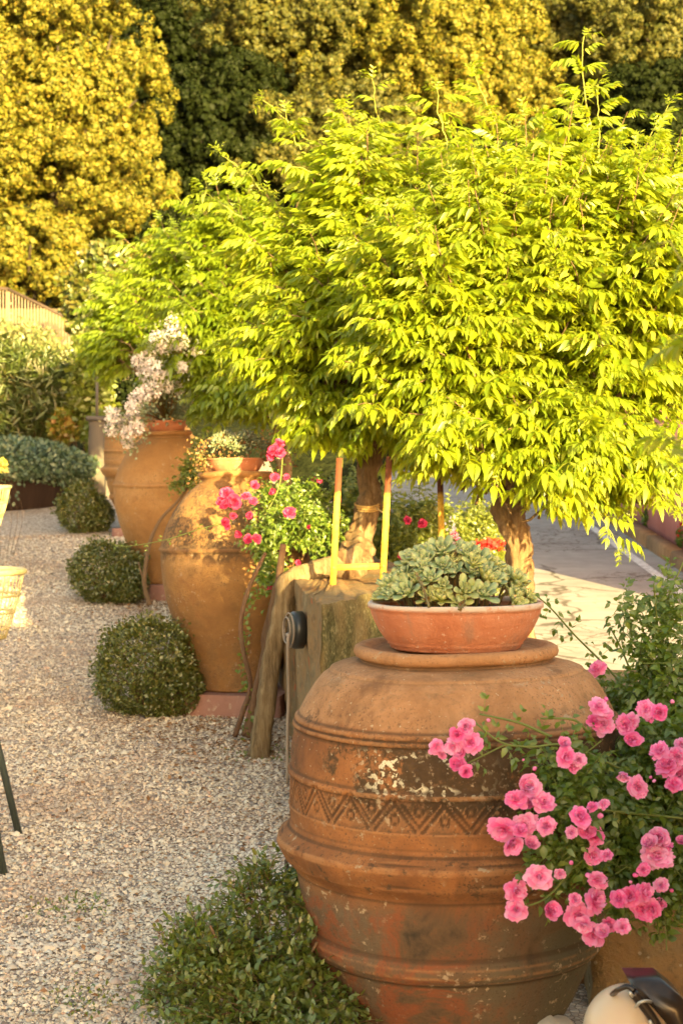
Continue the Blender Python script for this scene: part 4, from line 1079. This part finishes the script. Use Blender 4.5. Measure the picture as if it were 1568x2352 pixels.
BUD = bud_mesh()
def lobe_leaves(mb, stems, lobes, r, size, tm=ROSE5, spray=9):
    """short leafy sprays filling lobes (c, rad, n)"""
    for (c, rad, n) in lobes:
        nt_ = n // spray; u = rand_dirs(nt_, r); k = r.uniform(.25, 1.1, (nt_, 1)) ** .7
        tip = np.array(c) + u * np.array(rad) * k
        root = tip - nrm(u + rand_dirs(nt_, r) * .8 + [0, 0, .4]) * size * 3.2
        for q in range(nt_):
            tube(stems, [root[q], (root[q] + tip[q]) / 2 + r.normal(0, .006, 3), tip[q]], [.0022, .0012], 3, False)
        s = np.repeat(np.linspace(.1, 1, spray)[None], nt_, 0)[..., None]
        O = (root[:, None] * (1 - s) + tip[:, None] * s).reshape(-1, 3)
        ax = np.repeat(nrm(tip - root)[:, None], spray, 1).reshape(-1, 3)
        Y = nrm(ax * .5 + rand_dirs(len(O), r)); Z = nrm(rand_dirs(len(O), r) * .5 + [0, -.25, .9])
        scatter(mb, tm, O, Y, Z, size * r.uniform(.65, 1.3, len(O)))
def cane(t, mb, pts, rad, r, size, gap=.03, tm=ROSE5):
    path = smooth_path(pts, 8); c_ = MB(); tube(c_, path, rad, 6); part('cane', c_, M['cane'], t)
    L = np.linalg.norm(np.diff(path, axis=0), axis=1).sum(); n = max(2, int(L / gap))
    k = np.linspace(.05, 1, n) * (len(path) - 1.001); a = k.astype(int); O = path[a] + (path[a + 1] - path[a]) * (k - a)[:, None]
    T = nrm(path[a + 1] - path[a]); sg = np.where(np.arange(n) % 2, 1, -1)[:, None]
    Y = nrm(T * .4 + sg * nrm(np.cross(T, [0, -1, 0.2])) + r.normal(0, .35, (n, 3)))
    scatter(mb, tm, O, Y, nrm(r.normal(0, .4, (n, 3)) + [0, -.5, .8]), size * r.uniform(.6, 1.2, n))
RD = []
for k_, me_ in enumerate(ROSE):
    e_ = me_.copy(); e_.materials.clear(); e_.materials.append(M['petal_deep']); RD.append(e_)
def place_flower(t, p, rad, r, bud=False, face=(-.15, -1, .35), deepc=False):
    d = nrm(np.array(face) + r.normal(0, .35, 3))
    inst('bud' if bud else 'flower', BUD if bud else (RD if deepc else ROSE)[r.integers(7)], t, p, quat_to(d, r.uniform(0, 6)), rad).scale = tuple(float(q) for q in rad * r.uniform(.8, 1.15, 3))

def near_rose():
    base = np.array([1.05, 3.55 * K, 0.])
    t = thing('rose_bush', 'large rose bush with many pink double flowers spilling over the squat jar and stone wall', 'rose bush', base, 'pink rambling rose bushes')
    r = np.random.default_rng(3); mb = MB(); st = MB()
    lob = []
    for (px, py, d, a, b, c, n) in ((1470, 1790, 3.35, .26, .20, .17, 620), (1380, 1850, 3.05, .14, .11, .14, 330), (1530, 1960, 3.25, .22, .18, .17, 420), (1440, 1960, 3.05, .14, .1, .10, 220), (1300, 1770, 2.98, .10, .07, .07, 110), (1290, 1900, 2.93, .10, .06, .10, 110),
                                    (1540, 1500, 3.55, .17, .18, .25, 380), (1470, 1640, 3.6, .20, .2, .14, 280), (1500, 2050, 3.15, .14, .1, .05, 90), (1340, 1990, 2.98, .08, .06, .06, 60), (1600, 1700, 3.3, .2, .2, .25, 220)):
        lob.append((P(px, py, d if d > 3.1 else d + .14), (a, b, c), int(n * 1.35)))
    lobe_leaves(mb, st, lob, r, .050); part('twigs', st, M['cane'], t)
    cn = [[P(1210, 1352, 3.75), P(1262, 1395, 3.72), P(1320, 1460, 3.68), P(1390, 1530, 3.65), P(1450, 1600, 3.62), P(1520, 1680, 3.6)],
          [P(1085, 1655, 3.08), P(1150, 1705, 3.06), P(1220, 1715, 3.08), P(1290, 1710, 3.1), P(1360, 1735, 3.15), P(1450, 1780, 3.2)],
          [P(1060, 1760, 3.07), P(1100, 1740, 3.06), P(1160, 1710, 3.06)],
          [P(1200, 2085, 3.04), P(1250, 2065, 3.04), P(1290, 2025, 3.05), P(1330, 1980, 3.06), P(1400, 1930, 3.1)],
          [P(1568, 1290, 3.6), P(1530, 1400, 3.6), P(1545, 1600, 3.6)], [P(1500, 1340, 3.5), P(1510, 1450, 3.55), P(1530, 1600, 3.6)],
          [P(1400, 1440, 3.7), P(1430, 1500, 3.68), P(1470, 1600, 3.65)], [P(1210, 1830, 3.04), P(1290, 1850, 3.05), P(1380, 1860, 3.1), P(1568, 1880, 3.2)],
          [P(1100, 1640, 3.12), P(1190, 1660, 3.1), P(1260, 1690, 3.1)], [P(1240, 1650, 3.12), P(1320, 1655, 3.12), P(1360, 1700, 3.15)]]
    for k, c in enumerate(cn): cane(t, mb, c, [.0022, .004] if k != 2 else .002, r, .046, .028)
    for k in range(4):
        st = MB(); e = P(1420 + 40 * k, 1750 + 30 * k, 3.3)
        tube(st, smooth_path([(1.02 + .05 * k, (3.72 - .02 * k) * K, -.05), (1.05, 3.7 * K, .5), (1.0, 3.62 * K, .85), e], 6), [.012, .006], 7); part('cane', st, M['cane'], t)
    part('foliage', mb, M['rose_leaf'], t)
    FL = [(325,450,45),(270,490,40),(350,545,55),(250,565,50),(150,565,35),(290,600,45),(180,610,28),(275,670,45),(320,710,40),
      (1080,335,45),(1105,370,50),(1060,420,42),(1110,440,50),(885,550,42),(890,625,45),(925,670,45),(970,640,42),(1235,440,50),(1265,420,40),(1270,525,50),
      (1350,350,40),(1430,365,42),(1370,395,28),(1235,720,38),(1305,795,52),(1430,590,45),(1480,680,60),(1530,620,50),(1540,720,50),(1515,780,45),(1555,560,40),
      (670,800,60),(610,870,52),(680,900,60),(770,885,55),(535,1035,60),(660,1010,60),(780,1020,50),(575,1115,55),(690,1130,45),(630,1050,45),
      (980,970,50),(925,1055,34),(1020,1050,50),(1060,1080,45),(1110,895,28),(1050,910,26),(1050,1190,42),(1130,1190,34),
      (1430,1090,60),(1380,1130,55),(1420,1190,65),(1450,1130,50),(1340,1270,32),(1560,1110,34),(740,1310,62),(600,1390,60),(610,1500,62),(800,1510,55),(860,1290,28),
      (1075,1330,45),(945,1440,32),(1055,1450,62),(960,1530,55),(1000,1580,45),(1050,1640,55),(1110,1630,45),(1140,1580,50),(1220,1600,40),
      (1200,1440,50),(1270,1420,50),(1340,1400,50),(1440,1360,35),(1340,1500,55),(1390,1490,50),(1430,1470,35),(1075,120,38)]
    BD = [(450,412,17),(1125,290,20),(1300,440,20),(1505,305,20),(925,1230,18),(1020,1300,20),(1090,960,24),(1290,1300,18),(1265,1340,16),(715,690,18),(650,640,12),(1400,760,16),(1380,740,16),(1500,1390,16)]
    for L_, bud in ((FL, 0), (BD, 1)):
        for (zx, zy, q) in L_:
            px, py = 940.8 + .4 * zx, 1489.6 + .4 * zy
            d = np.interp(px, [990, 1150, 1300, 1420, 1568], [3.06, 3.02, 3.0, 3.02, 3.1])
            if py < 1700 and px > 1340: d = 3.15
            if py < 1560: d = 3.5
            d += r.uniform(-.03, .02)
            rr = q * .4 / 2900 * d * 1.32
            place_flower(t, P(px, py, d), rr * (1.1 if bud else 1), r, bud)
near_rose()

def rose2():
    base = np.array([P(550, 1695, 6.35)[0], 6.35 * K, .22])
    t = thing('rose_bush', 'rose bush with dark bare stems and deep pink flowers before the speckled tall jar', 'rose bush', base, 'pink rambling rose bushes')
    r = np.random.default_rng(4); mb = MB(); st = MB()
    lob = [(P(650, 1190, 6.4), (.15, .10, .14), 420), (P(720, 1200, 6.5), (.16, .16, .14), 480), (P(620, 1300, 6.35), (.10, .08, .08), 150), (P(700, 1130, 6.6), (.18, .15, .10), 260), (P(600, 1230, 6.4), (.12, .07, .08), 160), (P(760, 1250, 6.9), (.12, .2, .16), 220), (P(600, 1130, 6.45), (.12, .08, .05), 90), (P(620, 1340, 6.3), (.04, .04, .06), 40)]
    lobe_leaves(mb, st, lob, r, .050)
    cane(t, mb, [P(530, 1198, 6.4), P(460, 1215, 6.35), P(380, 1240, 6.4), P(290, 1255, 6.5), P(250, 1245, 6.55)][::-1], [.0015, .003], r, .035, .05)
    cane(t, mb, [P(565, 1270, 6.4), P(600, 1200, 6.4), P(640, 1120, 6.4), P(650, 1040, 6.4)], .003, r, .05)
    stems = MB()
    for pts, q in (([(540, 1692), (556, 1640), (575, 1575), (560, 1500), (553, 1440), (565, 1370), (590, 1310), (610, 1270)], .009), ([(572, 1692), (585, 1600), (600, 1540), (618, 1450), (628, 1380), (640, 1330), (650, 1250)], .016), ([(560, 1690), (592, 1590), (612, 1520), (605, 1470), (622, 1400), (640, 1330)], .011)):
        stems = MB(); tube(stems, smooth_path([P(a, b, 6.35 + .0003 * (b - 1690)) for a, b in pts], 7), [q * 1.5, q], 10, flute=.15, rough=.2); part('stem', stems, M['dark_bark'], t, True)
    n = 90; k = r.random(n); O = np.stack([P(565 + 8 * math.sin(q * 9), 1690 - 330 * q, 6.33) for q in k])
    scatter(mb, SMALL, O + r.normal(0, .012, O.shape), rand_dirs(n, r), rand_dirs(n, r), .03)
    part('foliage', mb, M['rose_leaf'], t); part('twigs', st, M['cane'], t)
    FL = [(590,550,42),(565,600,38),(640,600,42),(590,625,36),(905,270,42),(940,220,34),(945,285,34),(880,300,28),(770,505,32),(720,570,30),(765,600,26),(910,550,32),(905,450,34),(985,445,24),(740,695,26),(630,700,30),(580,740,30),(600,770,22),(1005,675,34),(675,815,32),(730,850,28),(780,850,36),(870,1165,20),(1060,1005,20),(1130,775,16),(1200,465,20)]
    for zx, zy, q in FL:
        place_flower(t, P(313.6 + .35 * zx, 940.8 + .35 * zy, 6.28 + r.uniform(-.05, .05)), q * .35 / 2900 * 6.3 * 1.2, r, deepc=True)
rose2()
def rose3():
    base = np.array([P(342, 1388, 9.45)[0], 9.45 * K, .55])
    t = thing('climbing_vine', 'grey bare twisting vine stem with bright leafy tip before the smooth ochre jar', 'vine', base)
    r = np.random.default_rng(6); mb = MB(); st = MB()
    tube(st, smooth_path([P(a, b, 9.45) for a, b in ((345, 1390), (332, 1345), (336, 1290), (348, 1235), (372, 1190), (405, 1155), (428, 1125), (445, 1100))], 8), [.020, .012, .008], 10, flute=.15, rough=.2)
    part('stem', st, M['twig'], t, True); st = MB()
    tube(st, smooth_path([P(a, b, 9.45) for a, b in ((338, 1350), (326, 1320), (318, 1290))], 6), [.010, .004], 7)
    part('stem', st, M['twig'], t, True)
    lobe_leaves(mb, MB(), [(P(432, 1085, 9.4), (.06, .05, .14), 200), (P(455, 1040, 9.5), (.07, .06, .12), 120), (P(400, 1110, 9.4), (.08, .04, .03), 60)], r, .05)
    part('foliage', mb, M['rose_lit'], t)
rose3()
def lit_rose(label, base, lobes, fl, seed, col='pink'):
    t = thing('rose_bush', label, 'rose bush', base, 'pink rambling rose bushes')
    r = np.random.default_rng(seed); mb = MB(); st = MB()
    lobe_leaves(mb, st, lobes, r, .06); part('foliage', mb, M['rose_lit'], t); part('twigs', st, M['cane'], t)
    for (px, py, d, q) in fl: place_flower(t, P(px, py, d), q / 2900 * d, r, deepc=True)
lit_rose('sunlit rose bush with few pink flowers behind the yellow iron frame', (.5, 7.9 * K, .5), [(P(910, 1260, 7.9), (.28, .25, .24), 1700), (P(820, 1180, 8.2), (.3, .25, .3), 1300), (P(960, 1200, 8.0), (.22, .2, .24), 900), (P(760, 1250, 7.7), (.2, .2, .22), 900)],
         [(935, 1195, 7.7, 11), (970, 1203, 7.7, 14), (923, 1277, 7.65, 11), (722, 1102, 8.0, 10), (905, 1300, 7.65, 7), (780, 1150, 7.9, 8)], 61)
lit_rose('sunlit rose bush between the two wisteria trunks by the road', (1.1, 9.0 * K, .5), [(P(1080, 1290, 9.0), (.32, .3, .28), 1500), (P(1100, 1200, 9.2), (.22, .3, .20), 800), (P(1010, 1220, 9.0), (.2, .2, .26), 700)],
         [(1042, 1228, 8.6, 10), (1052, 1245, 8.6, 10), (1030, 1265, 8.65, 8)], 62)
mb = MB(); r = np.random.default_rng(9); O = P(1125, 1250, 8.6) + r.normal(0, 1, (160, 3)) * [.045, .05, .012]
scatter(mb, SMALL, O, rand_dirs(160, r), rand_dirs(160, r), .04)
t = thing('geranium_plant', 'bright red geranium heads among the roses left of the big trunk', 'flower', P(1125, 1300, 8.6)); part('blossom', mb, M['redflower'], t)
mb = MB(); leaf_shell(mb, P(1125, 1290, 8.65), (.10, .1, .10), 500, .04, r=r); part('foliage', mb, M['rose_lit'], t)
for (px, py, d, lab) in ((1545, 1240, 13., 'dark red flowered bush at the foot of the pink building, nearest the kerb'), (1500, 1225, 14.5, 'small dark red flowered bush farther along the pink building')):
    d = d * K; b = np.array([3.58, d, roadz(d) + .08]); t = thing('geranium_plant', lab, 'flower', b)
    mb = MB(); leaf_shell(mb, b + [-.02, 0, .12], (.10, .16, .13), 700, .04, r=r); part('foliage', mb, M['rose_leaf'], t)
    mb = MB(); leaf_shell(mb, b + [-.04, 0, .2], (.09, .13, .09), 90, .035, r=r); part('blossom', mb, M['redflower'], t)

# white flowering plant on jar 3
def white_plant():
    base = J3 + [0, 0, 1.27]
    t = thing('white_flowering_plant', 'tall spilling plant of pinkish white blossoms on the smooth ochre jar', 'flower', base)
    r = np.random.default_rng(12); st = MB(); mb = MB()
    Z3 = [(1150,350,60),(1180,390,45),(1050,430,55),(1180,450,50),(1110,420,50),(1010,500,50),(1080,490,40),(920,580,45),(960,560,40),(1000,620,50),(1080,690,45),(960,660,50),(1150,740,50),(1100,740,35),(1010,760,45),(950,790,50),(900,830,50),(870,880,40),(740,930,45),(740,1010,50),(780,980,35),(870,960,45),(900,1010,40),(840,1050,35),(835,1110,28),(1290,510,30),(1190,620,30)]
    for zx, zy, q in Z3:
        c = P(.35 * zx, 627.2 + .35 * zy, 9.62 + r.uniform(-.12, .1)); rad = q * .35 / 2900 * 9.7
        b = MB(); n = 150; u = rand_dirs(n, r); O = c + u * rad * r.uniform(.5, 1.1, (n, 1))
        scatter(b, SMALL, O, nrm(u + rand_dirs(n, r)), nrm(u + .4 * rand_dirs(n, r)), .028 * r.uniform(.7, 1.3, n)); part('blossom', b, M['white_petal'], t)
        tube(st, smooth_path([base, (base + c) / 2 + r.normal(0, .04, 3) + [0, 0, .08], c], 4), [.006, .003], 5)
        n = 60; O = c + r.normal(0, 1, (n, 3)) * rad * 1.1 + [.02, .05, -.02]; scatter(mb, SMALL, O, rand_dirs(n, r), rand_dirs(n, r), .03)
    O = base + r.normal(0, 1, (700, 3)) * [.10, .08, .06] + [0, 0, .06]; scatter(mb, SMALL, O, nrm(rand_dirs(700, r) + [0, 0, .5]), rand_dirs(700, r), .035)
    part('foliage', mb, M['sedum'], t); part('stem', st, M['red_stem'], t)
white_plant()

# ------------------------------------------------------------------ left background garden
b = np.array([(-40 - 784) / 2900 * 14.8, 14.9 * K, prof(14.2 * K) - .03])
t = thing('ivy_tub', 'big round dark tub overflowing with grey green ivy at the left edge', 'planter', b)
mb = MB(); lathe(mb, [(.01, 0), (1.0, 0), (1.06, .02), (1.14, .42), (1.18, .44), (1.18, .5), (1.1, .5), (1.05, .4), (.01, .42)], b, 80, .01, 2); part('tub', mb, M['tub'], t, True)
mb = MB(); r = np.random.default_rng(41)
leaf_shell(mb, b + [.0, -.05, .52], (1.30, 1.2, .36), 15000, .055, SMALL, (.9, 1.02), r, -.55, .10, 2.2, .4)
n = 700; a = r.uniform(0, 2 * np.pi, n); O = b + np.stack([1.24 * np.cos(a), 1.2 * np.sin(a), .5 - .34 * r.random(n) ** 2 * (1 + np.sin(a * 9))], -1); scatter(mb, SMALL, O, nrm(rand_dirs(n, r) - [0, 0, .8]), nrm(np.stack([np.cos(a), np.sin(a), a * 0 + .3], -1) + .4 * rand_dirs(n, r)), .06)
part('ivy', mb, M['ivy'], t)
def bgbush(name, label, cat, px, py, d, rad, n, size, mat, tmpl=SMALL, seed=1, zmin=-.9, lump=.25, extra=(), outward=.7):
    c = P(px, py, d); d = d * K; g = prof(d); b = np.array([c[0], d, g])
    t = thing(name, label, cat, b); r = np.random.default_rng(seed); mb = MB()
    for (q, rr, k) in ((c, rad, 1.),) + tuple((P(*e[0]), e[1], e[2]) for e in extra):
        leaf_shell(mb, q, rr, int(n * k), size, tmpl, (.55, 1.05), r, zmin, lump, 2.5, outward)
    part('foliage', mb, M[mat], t)
    mb = MB()
    for k in range(7):
        a = k * .9; tube(mb, smooth_path([b + [.1 * math.cos(a), .1 * math.sin(a), -.05], (b + c) / 2 + [.2 * math.cos(a), .2 * math.sin(a), 0], c + np.array([math.cos(a), math.sin(a), .4]) * np.array(rad) * .6], 4), [.04 * min(1, rad[0]), .012 * min(1, rad[0])], 6)
    part('stem', mb, M['dark_bark'], t)
    return t
bgbush('bamboo_clump', 'dense dark green clump of narrow leaves above the ivy tub', 'bamboo', 60, 915, 16.2, (.75, .6, .62), 9000, .17, 'bamboo', NARROW, 71, -1, .25, [((-20, 860, 16.4), (.5, .5, .5), .4)], .4)
bgbush('variegated_hedge', 'sunlit pale cream and green hedge below the slatted railing', 'hedge', 30, 820, 18.2, (.75, .5, .50), 7500, .065, 'varieg', SMALL, 72, -1, .3, [((130, 850, 18.), (.45, .4, .38), .5), ((185, 885, 17.8), (.28, .3, .3), .3)])
bgbush('climbing_shrub', 'loose shrub of pale glinting leaves between tub and farthest jar', 'shrub', 205, 890, 15.9, (.26, .3, .62), 2600, .08, 'rose_lit', SMALL, 73, -1, .3, [((225, 1000, 15.4), (.16, .2, .25), .25)])
bgbush('autumn_shrub', 'small glowing orange and yellow leaved shrub behind the ivy mound', 'shrub', 145, 985, 15.8, (.16, .2, .20), 600, .085, 'orange_leaf', SMALL, 74, -1, .3)
bgbush('russet_shrub', 'brownish russet leaved shrub above the bamboo at the left edge', 'shrub', 10, 845, 17.0, (.32, .3, .30), 1100, .07, 'litter', SMALL, 75, -1, .3)
bgbush('dark_elder', 'dark green open shrub overlapping the right end of the railing', 'shrub', 215, 690, 19., (.45, .5, .62), 4200, .10, 'box', SMALL, 76, -1, .35, [((250, 620, 19.), (.4, .4, .4), .5), ((240, 780, 18.5), (.4, .4, .5), .6)])
bgbush('garden_shrub', 'tall shaded shrub behind the farthest jar and white flowers', 'shrub', 290, 930, 16.5, (.6, .5, .9), 4500, .10, 'holm_shade', SMALL, 77, -1, .3)
bgbush('lemon_blossom', 'small clump of yellow flowers beside the farther tub chair', 'flower', 2, 1072, 11.6, (.055, .08, .05), 120, .045, 'yellowflower', SMALL, 78, -1, .3)
c = P(222, 1010, 15.); mb = MB(); rough_prism(mb, [(c[0] - .09, 15.04 * K - .09), (c[0] + .09, 15.04 * K - .09), (c[0] + .09, 15.04 * K + .09), (c[0] - .09, 15.04 * K + .09)], 1.0, c[2] + .22, .08, .01, 61, ky=False)
t = thing('gate_post', 'grey stone post between the ivy tub and the farthest jar', 'post', (c[0], 15.04 * K, 1.0)); part('shaft', mb, M['greystone'], t, True)
mb = MB(); box(mb, (c[0], 15.04 * K, c[2] + .25), (.24, .24, .06), bev=.012); tube(mb, [(c[0] + .0, 15.04 * K, c[2] + .27), (c[0], 15.04 * K, c[2] + .75)], .018, 8); part('cap', mb, M['greystone'], t)
# railing
t = thing('railing', 'sloping railing of thin vertical slats at the far left', 'railing', P(60, 800, 22))
tops = [(-120, 650), (20, 664), (200, 752), (330, 815)]
mb = MB(); bars = MB()
for a, b in zip(tops[:-1], tops[1:]):
    bar(mb, P(*a, 22.), P(*b, 22.), .05)
part('handrail', mb, M['railtop'], t)
for px in np.arange(-100, 325, 7.2):
    ty = np.interp(px, [q[0] for q in tops], [q[1] for q in tops]); a = P(px, ty, 22.); bar(bars, a - [0, 0, 1.15], a - [0, 0, .02], .016)
part('slats', bars, M['rail'], t)
mb = MB()
for px in (20, 100, 188, 275):
    ty = np.interp(px, [q[0] for q in tops], [q[1] for q in tops]); a = P(px, ty, 22.03); b_ = P(px + 10, ty, 22.03)
    for dz in (.25, .42): bar(mb, a - [0, 0, dz], b_ - [0, 0, dz], .03)
    bar(mb, a - [0, 0, 1.3], a, .035)
part('post', mb, M['rail'], t)
a = P(-200, 697, 24.); b_ = P(230, 722, 24.)
mb = MB(); rough_prism(mb, [(a[0], 24.), (b_[0], 24.), (b_[0], 24.4), (a[0], 24.4)], 2.5, (a[2] + b_[2]) / 2, .3, .02, 66)
solo('retaining_wall', mb, M['tanwall'], 'tan retaining wall behind the slatted railing', 'wall', smooth=True)

# ------------------------------------------------------------------ background trees
GT = 'trees on the wooded slope'
def bgtree(label, px, py, d, rad, nc, mat, seed, cr=.6, nsub=16, sr=.20, nleaf=20, size=.105, hang=0., inner='holm_shade', zmin=-.8):
    c = P(px, py, d); d = d * K; rad = np.array(rad, float); g = prof(d)
    t = thing('oak_tree', label, 'tree', (c[0], d, g), GT); r = np.random.default_rng(seed)
    mb = MB(); leafy_clumps(mb, c, rad, int(nc * .62), cr * .66, nsub + 6, sr * .62, int(nleaf * 2.2), size * .44, QUAD, (.60, 1.04), r, zmin, hang)
    leafy_clumps(mb, c, rad * .45, nc // 4, cr * 1.2, 16, sr * 1.2, 26, size * .8, QUAD, (.4, 1.), r, zmin, hang)
    part('crown', mb, M[mat], t)
    mb = MB(); top = c - [0, 0, rad[2] * .2]
    tube(mb, smooth_path([(c[0], d + .3, g - .3), ((c[0] + .2), d + .3, (g + top[2]) / 2), top], 6), [.26, .10], 12, rough=.1)
    for k in range(9):
        a = k * .7; tube(mb, smooth_path([top - [0, 0, rad[2] * .3], top + np.array([math.cos(a) * .4, math.sin(a) * .4, .1]) * rad, top + np.array([math.cos(a) * .75, math.sin(a) * .75, .3 + .3 * math.sin(k)]) * rad], 4), [.07, .02], 7)
    part('trunk', mb, M['oak_bark'], t, True)
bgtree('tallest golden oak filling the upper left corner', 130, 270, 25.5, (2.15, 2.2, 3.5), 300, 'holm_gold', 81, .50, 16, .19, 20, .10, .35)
bgtree('pale golden tree cut by the left edge of the photo', -60, 240, 24.5, (1.5, 1.4, 2.6), 110, 'holm_gold', 82, .45, 15, .18, 18, .10, .2)
bgtree('small bright bush-like oak drooping over the railing', 60, 600, 24.6, (1.6, 1., .75), 60, 'holm_gold', 83, .35, 14, .17, 18, .10, .5)
bgtree('dark shaded oak in the gap right of the golden one', 520, 340, 30.5, (1.6, 1.3, 1.9), 190, 'holm_shade', 84, .6, 16, .22, 18, .13)
bgtree('olive brown oak with lit edges above the dark gap', 690, 70, 32, (2.5, 2., 2.0), 240, 'holm_olive', 85, .6, 16, .21, 20, .115)
bgtree('golden olive oak at the top centre behind the wisteria', 1040, 150, 31, (2.6, 2., 2.3), 250, 'holm_gold', 86, .6, 16, .21, 20, .11, .1)
bgtree('broad olive oak behind the highest wisteria shoots', 1290, 130, 33, (2.5, 2., 2.2), 220, 'holm_olive', 87, .6, 16, .21, 20, .115)
bgtree('dark oak with a brown lit side in the upper right corner', 1530, 120, 31, (1.9, 1.8, 2.2), 190, 'holm_olive', 88, .55, 16, .2, 20, .11)
bgtree('dark oak low behind the right of the big wisteria', 1530, 300, 29.5, (1.6, 1.2, 1.3), 120, 'holm_shade', 89, .6, 16, .22, 18, .13)
bgtree('lower olive oak behind the centre wisteria', 780, 330, 30.0, (2.2, 1.4, 1.35), 170, 'holm_olive', 90, .55, 16, .2, 18, .115)
bgtree('dark oak under the golden crown beyond the railing', 330, 560, 31, (2.2, 1.5, 2.0), 130, 'holm_shade', 91, .6, 14, .22, 18, .13)
bgtree('shaded oak high on the slope between gold and olive crowns', 430, 90, 38, (2.2, 1.8, 2.6), 130, 'holm_shade', 92, .65, 15, .24, 16, .15)
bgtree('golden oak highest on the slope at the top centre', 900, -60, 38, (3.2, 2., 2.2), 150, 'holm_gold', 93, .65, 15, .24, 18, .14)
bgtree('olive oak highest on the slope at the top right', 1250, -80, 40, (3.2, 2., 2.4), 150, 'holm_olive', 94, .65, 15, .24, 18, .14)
bgtree('dark oak behind the corner tree at the right edge', 1640, 60, 38, (2.4, 2., 3.0), 130, 'holm_shade', 95, .65, 15, .24, 16, .15)

# ------------------------------------------------------------------ light, sky, camera
SUN_EL = R(12); hx, hy = .386, -.922
S = Vector((hx * math.cos(SUN_EL), hy * math.cos(SUN_EL), math.sin(SUN_EL)))
ld = bpy.data.lights.new('sun', 'SUN'); ld.energy = 5.; ld.angle = R(.6); ld.color = (1., .77, .29)
lo = bpy.data.objects.new('sun', ld); COL.objects.link(lo); lo.rotation_mode = 'QUATERNION'; lo.rotation_quaternion = S.to_track_quat('Z', 'Y')
w = bpy.data.worlds.new('World'); SC.world = w; w.use_nodes = True; nt = w.node_tree; nt.nodes.clear()
sky = nt.nodes.new('ShaderNodeTexSky'); sky.sky_type = 'NISHITA'; sky.sun_disc = False; sky.sun_elevation = SUN_EL; sky.sun_rotation = math.atan2(hx, hy)
sky.air_density = 1.; sky.dust_density = 2.5
mx = nt.nodes.new('ShaderNodeMixRGB'); mx.blend_type = 'MULTIPLY'; mx.inputs[0].default_value = 1; mx.inputs[2].default_value = (1.17, 1.0, .74, 1)
bg = nt.nodes.new('ShaderNodeBackground'); bg.inputs[1].default_value = .12; out = nt.nodes.new('ShaderNodeOutputWorld')
nt.links.new(sky.outputs[0], mx.inputs[1]); nt.links.new(mx.outputs[0], bg.inputs[0]); nt.links.new(bg.outputs[0], out.inputs[0])
cd = bpy.data.cameras.new('camera'); cd.sensor_fit = 'VERTICAL'; cd.sensor_height = 36; cd.lens = F / 2352 * 36; cd.clip_end = 500; cd.clip_start = .05
cd.dof.use_dof = True; cd.dof.focus_distance = 5.6; cd.dof.aperture_fstop = 7.
co = bpy.data.objects.new('camera', cd); COL.objects.link(co); co.location = (0, 0, EYE); co.rotation_euler = (R(90) - PITCH, 0, 0); SC.camera = co
vs = SC.view_settings; vs.view_transform = 'Standard'; vs.look = 'None'; vs.gamma = 1; vs.exposure = 2.62
SC.cycles.max_bounces = 8; SC.cycles.transmission_bounces = 4
